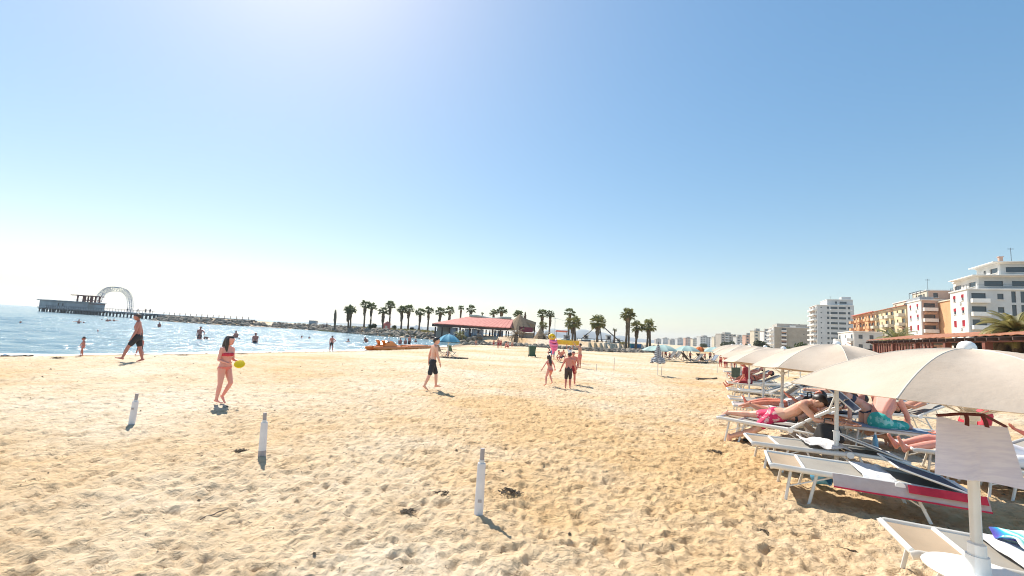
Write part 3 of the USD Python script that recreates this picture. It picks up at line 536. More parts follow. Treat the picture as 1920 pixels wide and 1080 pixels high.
def small_far():
    p = at(725, 620, 108); z = float(land_z([p[:2]])[0])
    t = thing('shelter', 'small red roofed shelter on the spit among the palms', 'shelter', (p[0], p[1], z))
    obj('roof', lathe([(1.1, 1.3), (0.05, 2.0), (0.0, 2.0)], 4), 'shelter_red', t); obj('wall', box(1.3, 1.3, 1.3, (0, 0, 0.65)), 'shelter_red', t); obj('opening', box(0.5, 0.02, 0.8, (0, -0.665, 0.5)), 'wall_cream', t)
    p = at(587, 610, 130); z = float(land_z([p[:2]])[0])
    t = thing('container', 'grey-green metal container on the rocky spit', 'container', (p[0], p[1], z - 0.1)); obj('body', box(2.0, 1.4, 1.5, (0, 0, 0.75)), 'grey_tarp', t); obj('roof', box(2.1, 1.5, 0.08, (0, 0, 1.545)), 'concrete', t)
    for i, px in enumerate((1184, 1191, 1198)):
        p = at(px, 652, 88); z = float(land_z([p[:2]])[0])
        t = thing('cabin', ('teal portable cabin, leftmost of three under the right palms', 'bright blue portable cabin in the middle of three', 'bright blue portable cabin, rightmost of three by the palm trunks')[i], 'cabin', (p[0], p[1], z), group='portable cabins under the palms')
        obj('body', box(0.72, 0.75, 1.35, (0, 0, 0.675)), 'teal_plastic' if i == 0 else 'blue_plastic', t); obj('roof', lathe([(0.58, 1.35), (0.5, 1.45), (0.02, 1.52)], 4), 'grey_tarp', t); obj('door', box(0.46, 0.03, 1.1, (0, -0.392, 0.6)), 'blue_plastic', t)
    # boats and tarps behind the railing
    for i, (px, w, h, m, lb) in enumerate(((1098, 16, 11, 'grey_tarp', 'grey tarpaulin covered boat left of the rounded palm'), (1140, 15, 12, 'white_paint', 'pale boat with dark window right of the rounded palm'), (1158, 12, 9, 'grey_tarp', 'low grey covered boat beside the shaggy palm'), (1062, 20, 9, 'teal_plastic', 'green and white striped stall behind the yellow inflatable'))):
        D = 95; p = at(px, 645, D); z = 0.7; W = w / FPX * D; Hh = h / FPX * D * 1.5
        t = thing('boat' if i < 3 else 'stall', lb, 'boat' if i < 3 else 'stall', (p[0], p[1], z))
        hull = trimesh.creation.extrude_polygon(shapely.Polygon([(-W / 2, 0.3), (-W * .4, 0), (W * .45, 0), (W / 2, 0.5), (W / 2, Hh * .5), (-W / 2, Hh * .45)]), 1.6); hull.apply_transform(trimesh.transformations.rotation_matrix(PI / 2, [1, 0, 0])); hull.apply_translation((0, 0.8, 0))
        obj('hull', hull, m, t); obj('cabin', cat([box(W * 0.55, 1.2, Hh * 0.5 - 0.01, (0, 0, Hh * 0.75)), box(W * 0.65, 1.4, 0.08, (0, 0, Hh + 0.04))]), 'white_paint' if i % 2 == 0 else 'grey_tarp', t); obj('window', box(W * 0.3, 0.03, Hh * 0.25, (0, -0.617, Hh * 0.78)), 'window_glass', t)
    D = 90
    t = thing('railing', 'dark railing along the promenade above the rocks', 'railing'); z = 0.9
    pa, pb = at(1083, 640, D), at(1168, 645, D)
    for f in np.linspace(0, 1, 12): q = pa + (pb - pa) * f; obj('post', box(0.1, 0.1, 1.0, (q[0], q[1], z + 0.5)), 'dark_metal', t)
    for zz in (0.55, 0.98): obj('rail', bar((pa[0], pa[1], z + zz), (pb[0], pb[1], z + zz), 0.1), 'dark_metal', t)
    t = thing('mast_frame', 'dark triangular mast frame behind the rounded palm', 'mast')
    top = at(1124, 606, 94)
    for px, py in ((1092, 634), (1166, 644), (1128, 640)): obj('pole', tube([at(px, py, 94), top], 0.11, 6), 'dark_metal', t)
    t = thing('light_mast', 'thin pale mast behind the pair of palms', 'mast'); a, b = at(1040, 630, 110), at(1041, 596, 110); obj('pole', tube([a, b], 0.06, 6), 'steel_pale', t); obj('cross_arm', tube([b + (-.6, 0, -.2), b + (.6, 0, -.2)], 0.05, 5), 'steel_pale', t); obj('stay', tube([b, at(1068, 605, 110)], 0.03, 4), 'steel_pale', t)
    t = thing('awning', 'small red awning left of the broad light green palm', 'awning'); p = at(1053, 620, 92); obj('canopy', sheet(np.array([[(p[0] + u, p[1] + v, p[2] - 0.25 * (v + 1) / 2) for v in (-1, 1)] for u in (-1.2, 0, 1.2)]), 0.08), 'shelter_red', t)
    for u in (-1.1, 1.1): obj('post', bar((p[0] + u, p[1], p[2] - 2.2), (p[0] + u, p[1], p[2] - 0.16), 0.08), 'dark_metal', t)
small_far()

# ------------------------------------------------------------------ town along the beach front
def rpix(px, py, c): d = ray(px, py); t = d[0] / d[1]; return c * (0.42 * t + 0.9075) / (0.9075 * t - 0.42)
def cpix(px, py, r): d = ray(px, py); t = d[0] / d[1]; return r * (0.9075 * t - 0.42) / (0.9075 + 0.42 * t)
def zpix(px, py, r, c): p = ROW * r + CROSS * c; return at(px, py, p[1])[2]
def to_local(m, kind):                               # facade drawn in (u, z), thickness inward; kind 'beach': on x = 0 facing -x, u along +y; 'side': on y = 0 facing -y, u along +x
    m = tm(m)
    M = np.array([[0, 0, 1, 0], [1, 0, 0, 0], [0, 1, 0, 0], [0, 0, 0, 1.0]]) if kind == 'beach' else np.array([[1, 0, 0, 0], [0, 0, 1, 0], [0, 1, 0, 0], [0, 0, 0, 1.0]])
    m.apply_transform(M); m.fix_normals(); return m
def block(t, x0, y0, x1, y1, z0, z1, wall, beach=(), side=(), fh=3.0, shutter='red_shutter', rail='wall_white', side_wall=None):
    """one tier of a building: facade walls with real openings, panes set back in them, shutters, balconies"""
    walls = []
    floors = max(1, int(round((z1 - z0) / fh))); fh = (z1 - z0) / floors
    for kind, cols, L in (('beach', beach, y1 - y0), ('side', side, x1 - x0)):
        holes, add = [], []
        for fl in range(floors):
            zb = z0 + fl * fh
            for u, k, *opt in cols:
                if opt and fl in opt[0]: continue
                w, a, b = {'win': (1.1, 0.9, 2.3), 'sh': (1.1, 0.7, 2.3), 'bal': (2.6, 0.1, 2.4), 'slot': (0.8, 0.2, 2.9), 'band': (3.4, 0.9, 2.2), 'tiny': (0.6, 1.3, 2.0), 'arch': (1.4, 0.1, 2.3)}[k]
                if u - w / 2 < 0.15 or u + w / 2 > L - 0.15: continue
                holes.append(shapely.box(u - w / 2, zb + a, u + w / 2, zb + b)); add.append((u, k, w, zb, a, b))
        poly = shapely.box(0, z0, L, z1).difference(shapely.union_all(holes)) if holes else shapely.box(0, z0, L, z1)
        off = (x0, y0, 0)
        if kind == 'side': poly = poly.intersection(shapely.box(0.302, z0, L, z1))
        wm = to_local(trimesh.creation.extrude_polygon(poly, 0.30), kind)
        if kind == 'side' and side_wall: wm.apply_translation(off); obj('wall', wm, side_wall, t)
        else: wm.apply_translation(off); walls.append(wm)
        rr = np.random.default_rng(int(abs(x0 * 7 + y0 * 3 + z0)) + (kind == 'side'))
        for u, k, w, zb, a, b in add:
            def place(m): m = to_local(m, kind); m.apply_translation(off); return m
            pane = place(box(w, b - a, 0.04, (u, zb + (a + b) / 2, 0.24)))
            wn = obj('window', pane, 'window_glass', t)
            if k in ('win', 'sh', 'band'): obj('sill', place(box(w + 0.3, 0.08, 0.16, (u, zb + a - 0.045, -0.08))), rail, wn)
            if k == 'sh':
                hgt = (b - a) * (1.0 if rr.random() < 0.6 else 0.5)
                obj('shutter', place(cat([box(w * 1.02, 0.10, 0.05, (u, zb + b - hgt + 0.13 * (q + 0.5), 0.05)) for q in range(int(hgt / 0.13))] + [box(0.06, hgt, 0.06, (u + s * w * 0.53, zb + b - hgt / 2, -0.03)) for s in (-1, 0, 1)])), shutter if rr.random() < 0.75 else 'grey_shutter', t)
            if k in ('win', 'sh') and rr.random() < 0.3: obj('air_conditioner', place(box(0.85, 0.6, 0.32, (u + 1.15, zb + a - 0.5, -0.165))), 'white_paint', t)
            if k in ('bal',):
                wb = 3.2; dp = 1.25 if kind == 'side' else 1.75
                obj('balcony', place(cat([box(wb, 0.16, dp, (u, zb + 0.02, -dp / 2 - 0.002)), box(wb, 0.85, 0.09, (u, zb + 0.53, -dp + 0.05)), box(0.09, 0.85, dp - 0.12, (u - wb / 2 + 0.05, zb + 0.53, -dp / 2 + 0.05)), box(0.09, 0.85, dp - 0.12, (u + wb / 2 - 0.05, zb + 0.53, -dp / 2 + 0.05))])), rail, t)
                if rr.random() < 0.35: obj('sunblind', place(xyz(box(2.8, 0.05, 1.25, (0, 0, 0)), trimesh.transformations.translation_matrix((u, zb + 2.45, -0.64)) @ trimesh.transformations.rotation_matrix(0.45, [1, 0, 0]))), 'wall_pink' if rail != 'wall_pink' else 'wall_cream', t)
    obj('wall', cat(walls), wall, t)
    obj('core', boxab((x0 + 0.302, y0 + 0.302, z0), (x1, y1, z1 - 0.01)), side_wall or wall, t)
    obj('cornice', cat([boxab((x0 - 0.25, y0 - 0.25, z1 + 0.001), (x1 + 0.1, y1 + 0.1, z1 + 0.28))]), rail, t)
def town_building(name, label, r, c, **k):
    o = ROW * r + CROSS * c; return thing(name, label, 'building', (o[0], o[1], 0.8), -24.83, group=k.get('group', 'apartment blocks along the beach front'))
def columns(L, kinds, margin=1.6):
    n = len(kinds); return [(margin + (L - 2 * margin) * (i / max(1, n - 1) if n > 1 else 0.5), q) for i, q in enumerate(kinds)]
def antenna(t, x, y, z, h=2.5): obj('antenna', cat([tube([(x, y, z), (x, y, z + h)], 0.05, 5)] + [tube([(x - 0.6, y, z + h - q), (x + 0.6, y, z + h - q)], 0.03, 4) for q in (0.1, 0.5)]), 'dark_metal', t)
def chimney(t, x, y, z, h=1.6): obj('chimney', cat([box(0.7, 0.7, h, (x, y, z + h / 2)), box(0.95, 0.95, 0.2, (x, y, z + h + 0.101))]), 'wall_pink', t)
def town():
    C0 = 57.0
    # white block with red shutters nearest the camera
    r = rpix(1815, 590, C0); L = rpix(1783, 590, C0) - r; z1 = zpix(1815, 543, r, C0) - 0.8
    t = town_building('apartment_block', 'big white block with red shutters and glazed roof terraces, nearest on the right', r, C0)
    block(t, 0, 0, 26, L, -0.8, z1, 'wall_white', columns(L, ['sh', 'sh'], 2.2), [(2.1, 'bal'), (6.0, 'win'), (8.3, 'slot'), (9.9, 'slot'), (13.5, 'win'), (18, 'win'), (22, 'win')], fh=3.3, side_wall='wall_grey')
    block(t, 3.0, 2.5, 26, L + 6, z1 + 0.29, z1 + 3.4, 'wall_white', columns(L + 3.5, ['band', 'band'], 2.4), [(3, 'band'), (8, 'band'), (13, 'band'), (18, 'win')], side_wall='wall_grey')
    obj('terrace_railing', cat([boxab((0.1, 0.1, z1 + 0.29 + q), (26, 0.16, z1 + 0.34 + q)) for q in (0.3, 0.6, 0.95)] + [boxab((0.1, 0.17, z1 + 0.29 + q), (0.16, L, z1 + 0.34 + q)) for q in (0.3, 0.6, 0.95)] + [box(0.06, 0.06, 0.95, (0.13, y, z1 + 0.76)) for y in np.linspace(0.3, L, 7)]), 'dark_metal', t)
    obj('awning_roof', boxab((1.6, 1.0, z1 + 3.69), (25.5, L + 5, z1 + 3.9)), 'wall_white', t)
    block(t, 7.5, 3.5, 26, L + 5, z1 + 3.91, z1 + 6.9, 'wall_white', columns(L, ['band', 'win'], 2.2), [(3, 'band'), (8, 'band'), (13, 'win')], side_wall='wall_grey')
    obj('awning_roof', boxab((6.0, 2.3, z1 + 7.19), (25, L + 5.5, z1 + 7.4)), 'wall_white', t); chimney(t, 9, 6, z1 + 7.41); chimney(t, 16, 7, z1 + 7.41); antenna(t, 11, 6, z1 + 7.41, 4)
    # orange infill set back between the two white blocks
    r2 = r + L + 0.1; c2 = C0 + 4; L2 = rpix(1740, 590, c2) - r2
    t = town_building('apartment_block', 'narrow orange block with awninged balconies set back between two white blocks', r2, c2); z = zpix(1770, 553, r2, c2) - 0.8
    block(t, 0, 0, 20, max(L2, 9), -0.8, z, 'wall_orange', columns(max(L2, 9), ['bal', 'bal'], 2.3), [], rail='wall_cream')
    block(t, 4, 1, 20, max(L2, 9) - 1, z + 0.29, z + 3.2, 'wall_cream', columns(7, ['band', 'win'], 2.2), []); chimney(t, 6, 3, z + 3.5)
    # white-pink block with red shutters
    r = rpix(1727, 590, C0); L = rpix(1702, 590, C0) - r; z1 = zpix(1727, 563, r, C0) - 0.8
    t = town_building('apartment_block', 'white and pink block with red shutters and pergola frames on its roof', r, C0)
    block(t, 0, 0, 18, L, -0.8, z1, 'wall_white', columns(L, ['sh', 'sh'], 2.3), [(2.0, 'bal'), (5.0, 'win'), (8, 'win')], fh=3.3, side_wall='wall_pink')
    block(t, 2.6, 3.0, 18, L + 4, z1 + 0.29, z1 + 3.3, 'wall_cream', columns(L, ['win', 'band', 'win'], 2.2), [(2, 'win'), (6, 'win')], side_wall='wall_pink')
    obj('terrace_parapet', cat([boxab((-0.2, 0, z1 + 0.29), (3, 0.12, z1 + 1.1)), boxab((-0.2, 0.13, z1 + 0.29), (-0.08, L, z1 + 1.1))]), 'grey_tarp', t)
    fr = []
    for y in np.linspace(0.8, L - 0.4, 4): fr += [bar((0.4, y, z1 + 0.3), (0.4, y, z1 + 3.0), 0.1), bar((0.4, y, z1 + 3.0), (2.5, y, z1 + 3.0), 0.1)]
    obj('pergola_frame', cat(fr + [bar((0.4, 0.8, z1 + 3.06), (0.4, L - 0.4, z1 + 3.06), 0.1)]), 'dark_metal', t); antenna(t, 3.2, 4, z1 + 3.6, 3.5)
    # yellow and orange blocks
    r = rpix(1700, 590, C0) + 0.4; L = rpix(1641, 595, C0) - r; z1 = zpix(1700, 575, r, C0) - 0.8
    t = town_building('apartment_block', 'yellow block with long balconies behind the bushy palm', r, C0); block(t, 0, 0, 16, L, -0.8, z1, 'wall_yellow', columns(L, ['bal', 'win', 'bal', 'bal', 'win', 'bal'], 2.4), [(3, 'bal'), (8, 'win')], rail='wall_cream')
    obj('roof', boxab((-0.8, -0.6, z1 + 0.29), (16, L, z1 + 0.5)), 'clay_tile', t); block(t, 5, 4, 16, L - 2, z1 + 0.51, z1 + 3.4, 'wall_cream', columns(L - 6, ['win', 'band', 'win'], 2.5), [])
    r = rpix(1640, 595, C0) + 0.3; L = rpix(1600, 600, C0) - r; z1 = zpix(1625, 591, r + L / 2, C0) - 0.8
    t = town_building('apartment_block', 'bright orange block stacked with balconies beside the grey-white tower', r, C0); block(t, 0, 0, 16, L, -0.8, z1, 'wall_orange', columns(L, ['bal', 'bal', 'win', 'bal', 'bal', 'win', 'bal'], 2.0), [(2.5, 'bal'), (6, 'bal'), (11, 'win')], rail='wall_orange'); obj('roof', boxab((-0.9, -0.8, z1 + 0.29), (16, L, z1 + 0.52)), 'red_tile', t)
    # grey-white tower
    r = rpix(1532, 615, C0); z1 = zpix(1532, 572, r, C0) - 0.8; W = cpix(1602, 610, r) - C0
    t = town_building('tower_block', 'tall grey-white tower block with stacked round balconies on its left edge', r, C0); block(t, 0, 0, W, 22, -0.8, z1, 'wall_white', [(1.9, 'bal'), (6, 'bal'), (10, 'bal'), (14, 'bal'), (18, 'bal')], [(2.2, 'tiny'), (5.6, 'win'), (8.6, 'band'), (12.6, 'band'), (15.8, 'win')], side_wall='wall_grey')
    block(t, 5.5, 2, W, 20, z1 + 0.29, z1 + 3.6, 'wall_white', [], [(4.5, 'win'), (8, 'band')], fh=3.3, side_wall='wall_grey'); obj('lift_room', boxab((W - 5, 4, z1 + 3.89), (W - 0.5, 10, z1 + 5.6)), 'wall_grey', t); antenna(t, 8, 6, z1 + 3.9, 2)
    r = rpix(1600, 630, 44.0) ; t = town_building('low_block', 'low white and grey block with narrow windows in front of the tower', r, 44.0)
    W = 8; z1 = zpix(1580, 620, r, 50) - 0.8; L = rpix(1572, 630, 44.0) - r; block(t, 0, 0, W, L, -0.8, z1, 'wall_white', columns(L, ['bal', 'win', 'bal'], 2.0), [(2, 'win'), (5, 'win')], side_wall='wall_grey')
    # tan block and its neighbours
    r = rpix(1451, 630, 40.0); z1 = zpix(1451, 613, r, 40.0) - 0.8; W = cpix(1518, 630, r) - 40
    t = town_building('apartment_block', 'long tan block with blank side wall and a white balcony strip', r, 40.0); block(t, 0, 0, W, 30, -0.8, z1, 'wall_white', columns(30, ['bal'] * 6, 2.2), [(6.2, 'bal'), (18.2, 'tiny', (0, 3, 5))], rail='wall_white', side_wall='wall_tan'); obj('roof', boxab((2, 0.5, z1 + 0.29), (W, 28, z1 + 2.6)), 'wall_stone', t); obj('parapet', boxab((W * 0.45, -0.1, z1 + 0.29), (W * 0.62, 0.45, z1 + 1.5)), 'wall_white', t)
    far = [(1432, 1448, 622, 395, 'wall_white', 'white block with yellow balconies left of the tan one'), (1414, 1432, 621, 430, 'wall_cream', 'pale block with gabled attic left of the white balconies'), (1398, 1413, 629, 465, 'wall_pink', 'salmon pink block in the receding row'), (1381, 1397, 632, 500, 'wall_grey', 'narrow grey-green block beside the salmon pink one'),
           (1352, 1380, 627, 540, 'wall_stone', 'broad stone coloured block with flat overhanging roof'), (1339, 1351, 632, 600, 'wall_cream', 'small cream block left of the broad stone one'), (1313, 1333, 632, 700, 'wall_grey', 'grey block standing alone above the orange parasol'), (1299, 1312, 636, 800, 'wall_cream', 'low cream block left of the lone grey one'), (1285, 1298, 634, 900, 'wall_pink', 'hazy pinkish block over the white canopies'),
           (1270, 1284, 635, 1000, 'wall_grey', 'hazy grey block over the middle canopy'), (1256, 1269, 637, 1050, 'wall_stone', 'low hazy block between two taller ones'), (1243, 1255, 634.5, 1150, 'wall_grey', 'hazy slab block above the left canopy'), (1230, 1242, 636, 1250, 'wall_stone', 'farthest hazy block right of the last palm'), (1334, 1339, 634, 640, 'wall_white', 'thin white block in the receding row')]
    for px0, px1, py, D, w, lb in far:
        a, b = at(px0, 640, D), at(px1, 640, D); W = b[0] - a[0]; h = at((px0 + px1) / 2, py, D)[2]; fl = max(2, int(round(h / 3.1))); fh = h / fl
        t = thing('apartment_block', lb, 'building', (a[0], D, 0), group='blocks receding into the haze'); dep = W * 0.8
        obj('wall', boxab((0, 0, -1), (W, dep, h)), w, t); obj('roof', cat([boxab((-0.3, -0.3, h + 0.01), (W + 0.3, dep, h + 0.4)), boxab((W * 0.3, 2, h + 0.41), (W * 0.7, dep * 0.6, h + 2.6))]), 'wall_stone', t)
        n = max(2, int(W / 4.2)); wins, bals = [], []
        for f in range(fl):
            for k in range(n):
                x = W * (k + 0.5) / n
                if k % 3 == 1: obj('balcony', cat([box(W / n * 0.9, 1.0, 0.9, (x, -0.51, f * fh + 0.5))]), 'wall_white', t) if D < 560 else bals.append(box(W / n * 0.9, 0.8, 0.9, (x, -0.41, f * fh + 0.5)))
                q = box(W / n * 0.5, 0.06, fh * 0.48, (x, -0.035, f * fh + fh * 0.6))
                if D < 560: obj('window', q, 'window_glass', t)
                else: wins.append(q)
        if wins: obj('windows', cat(wins), 'window_glass', t, kind='stuff')
        if bals: obj('balconies', cat(bals), 'wall_white', t, kind='stuff')
town()
for i, (px, by, ty, D, w, lb) in enumerate(((1368, 655, 643, 240, 26, 'olive bush row below the broad stone block'), (1402, 656, 645, 200, 18, 'dark green bush below the salmon pink block'), (1425, 656, 638, 170, 30, 'tallest dark green tree in front of the pale gabled block'), (1442, 657, 646, 150, 16, 'round dark tree at the corner of the tan block'),
        (1505, 662, 646, 120, 40, 'wide dark green tree below the tan side wall'), (1478, 660, 652, 130, 24, 'low green bush left of the wide dark tree'), (1320, 650, 645, 300, 14, 'bush behind the orange parasol'))): shrub(px, by, ty, D, w, lb, 40 + i, cat_='tree', z=0.6)

# ------------------------------------------------------------------ timber beach club with clay roof, date palms
def beach_club():
    c0, r0, r1 = 15.0, 30.0, 56.0; o = ROW * r0 + CROSS * c0
    t = thing('beach_club', 'timber beach club with orange clay roof on dark red posts behind the parasols', 'building', (o[0], o[1], 0), -24.83); L = r1 - r0; ze = 3.22
    for i in range(26):
        y = L * (i + 0.5) / 26; w = L / 26 * 0.985
        obj('roof_tile_course', sheet(np.array([[(-0.7 + s * 3.2, y - w / 2 + w * u, ze + 0.10 + s * 0.62 + 0.045 * math.cos((u - .5) * PI)) for s in (0, 0.33, 0.66, 1)] for u in np.linspace(0, 1, 5)]), 0.03), 'clay_tile', t)
    obj('eave_beam', boxab((-0.35, 0, ze - 0.22), (-0.12, L, ze - 0.01)), 'red_wood', t); obj('ceiling', boxab((-0.6, 0, ze - 0.002), (6, L, ze + 0.06)), 'dark_wood', t); obj('back_wall', boxab((6.0, 0, 0), (6.2, L, ze)), 'dark_wood', t)
    for y in np.arange(0.3, L, 4.9): obj('post', boxab((-0.4, y, -0.3), (-0.06, y + 0.34, ze - 0.225)), 'red_wood', t)
    for y in np.arange(0.3, L, 1.2): obj('rafter', boxab((-0.85, y, ze - 0.009 - 0.16), (-0.36, y + 0.1, ze - 0.01)), 'dark_wood', t)
    for y in np.arange(12.4, L - 0.4, 0.62): obj('slat', boxab((-0.28, y, 0.3), (-0.2, y + 0.30, ze - 0.23)), 'red_wood', t)
    obj('hedge_wall', boxab((0.5, 12, 0), (0.6, L, 1.9)), 'white_paint', t); obj('counter', boxab((0.6, 2, 0), (1.2, 11, 1.2)), 'dark_wood', t)
    o2 = ROW * 57 + CROSS * 14
    t = thing('timber_hut', 'small dark timber hut with flat roof left of the beach club', 'hut', (o2[0], o2[1], 0), -24.83); obj('wall', boxab((0, 0, 0), (3, 4.5, 2.3)), 'red_wood', t); obj('roof', boxab((-0.5, -0.4, 2.301), (3.4, 5, 2.5)), 'dark_wood', t); obj('opening', boxab((-0.03, 1, 1.0), (-0.005, 3.4, 1.9)), 'dark_metal', t)
beach_club()
p = at(1908, 668, 26); feather_palm((p[0], p[1], 0), 3.7, 1.95, 70, 'large olive date palm at the right edge above the timber roof', 31, 'date_leaf', (-0.35, 1.35), 0.24, leaflets=64)
p = at(1682, 660, 62); feather_palm((p[0], p[1], 0), 3.9, 2.9, 46, 'bushy date palm behind the timber roof in front of the yellow block', 32, 'palm_leaf_light', (-0.2, 1.35), 0.3, leaflets=48)

# ------------------------------------------------------------------ beach furniture
mat('canvas_cream', (0.60, 0.495, 0.395), 0.85, (0.52, 0.415, 0.32), 1.6, 0.35, 7, 0.02, trans=0.13)
mat('canvas_seam', (0.66, 0.57, 0.47), 0.8)
mat('white_enamel', (0.72, 0.70, 0.66), 0.35, (0.62, 0.60, 0.55), 3.0)
mat('mesh_tan', (0.47, 0.36, 0.25), 0.8, (0.42, 0.32, 0.22), 3.0, 0.3, 220, 0.002, trans=0.22)
mat('mesh_grey', (0.40, 0.37, 0.32), 0.8, (0.35, 0.32, 0.28), 3.0, 0.3, 220, 0.002, trans=0.22)
mat('shade_navy', (0.030, 0.036, 0.062), 0.8, (0.045, 0.052, 0.08), 3.0, 0.3, 200, 0.002)
mat('white_plastic', (0.80, 0.79, 0.76), 0.4)
mat('cloth_white', (0.86, 0.87, 0.95), 0.9, (0.76, 0.77, 0.88), 9.0, 0.35, 60, 0.003, trans=0.5, stretch=(0.6, 0.6, 6.0))
mat('towel_white', (0.78, 0.77, 0.76), 0.95, (0.66, 0.65, 0.66), 5.0, 0.8, 30, 0.01, trans=0.15)
mat('towel_red', (0.52, 0.03, 0.06), 0.95, (0.40, 0.02, 0.05), 6.0, 0.5, 60, 0.005)
mat('towel_pale', (0.62, 0.53, 0.50), 0.95, (0.54, 0.45, 0.43), 6.0, 0.5, 60, 0.005, trans=0.2)
usdkit.material(stage, '/World/Looks/towel_sea', {'t': ('texture_coordinate', {}), 'w': ('wave_texture', {'scale': 1.3, 'distortion': 6.0, 'detail': 2.0, 'detail_scale': 1.2}), 'n': ('noise_texture', {'scale': 50.0, 'detail': 3.0}), 'b': ('bump', {'strength': 0.5, 'distance': 0.005}),
    'r': ('rgb_ramp', {'ramp': [(0.0, (0.10, 0.07, 0.36)), (0.25, (0.05, 0.20, 0.52)), (0.45, (0.02, 0.42, 0.50)), (0.65, (0.75, 0.82, 0.84)), (0.8, (0.03, 0.46, 0.42)), (1.0, (0.72, 0.80, 0.82))]}), 'p': ('principled_bsdf', {'roughness': 0.95})},
    [('t.object', 'w.vector'), ('t.object', 'n.vector'), ('w.fac', 'r.fac'), ('r.color', 'p.base_color'), ('n.fac', 'b.height'), ('b.normal', 'p.normal')], surface='p.BSDF')
mat('towel_grey_blue', (0.26, 0.30, 0.36), 0.95, (0.20, 0.24, 0.30), 5.0, 0.5, 50, 0.006)
mat('towel_brown', (0.24, 0.17, 0.12), 0.95, (0.17, 0.12, 0.085), 5.0, 0.6, 40, 0.008)
mat('towel_green', (0.11, 0.13, 0.09), 0.95, (0.07, 0.09, 0.06), 5.0, 0.5, 50, 0.006)
mat('bag_black', (0.022, 0.02, 0.02), 0.7, bump=0.4, bscale=20)
mat('strap_maroon', (0.10, 0.018, 0.016), 0.8)
mat('yellow_plastic', (0.92, 0.74, 0.02), 0.35, trans=0.3)
mat('orange_plastic', (0.72, 0.22, 0.03), 0.38, (0.62, 0.17, 0.025), 1.5)
mat('green_bin', (0.025, 0.075, 0.045), 0.45)
mat('black_rubber', (0.02, 0.02, 0.02), 0.7)
mat('foam_sleeve', (0.66, 0.63, 0.62), 0.75, (0.55, 0.53, 0.53), 5.0, 0.25, 30, 0.004)
mat('pipe_grey', (0.36, 0.32, 0.31), 0.6, (0.28, 0.25, 0.25), 8.0)
mat('canvas_blue', (0.20, 0.50, 0.66), 0.8, (0.16, 0.44, 0.60), 2.0, trans=0.35)
mat('canvas_mint', (0.52, 0.66, 0.62), 0.85, (0.45, 0.60, 0.57), 2.0, trans=0.35)
mat('canvas_teal', (0.10, 0.52, 0.48), 0.85, trans=0.35)
mat('canvas_green', (0.36, 0.58, 0.32), 0.85, trans=0.35)
mat('canvas_orange', (0.72, 0.20, 0.05), 0.85, trans=0.35)
mat('inflatable_pink', (0.80, 0.12, 0.28), 0.3, (0.80, 0.20, 0.36), 2.0)
mat('inflatable_yellow', (0.78, 0.50, 0.05), 0.35, (0.74, 0.40, 0.04), 2.0)
mat('seaweed', (0.085, 0.062, 0.04), 0.9, (0.13, 0.095, 0.06), 12.0)
mat('driftwood', (0.16, 0.12, 0.09), 0.9, (0.10, 0.08, 0.06), 8.0, 0.5, 20, 0.01)
usdkit.material(stage, '/World/Looks/stripes', {'t': ('texture_coordinate', {}), 'm': ('mapping', {'rotation': (0.0, 0.5, 0.0)}), 'w': ('wave_texture', {'scale': 3.4, 'bands_direction': 'z', 'distortion': 0.6}), 'r': ('rgb_ramp', {'interpolate': False, 'ramp': [(0.0, (0.03, 0.03, 0.04)), (0.5, (0.72, 0.72, 0.72))]}), 'p': ('principled_bsdf', {'roughness': 0.85})},
    [('t.object', 'm.vector'), ('m.vector', 'w.vector'), ('w.fac', 'r.fac'), ('r.color', 'p.base_color')], surface='p.BSDF')
mat('bottle_blue', (0.10, 0.32, 0.50), 0.15, spec=0.6)

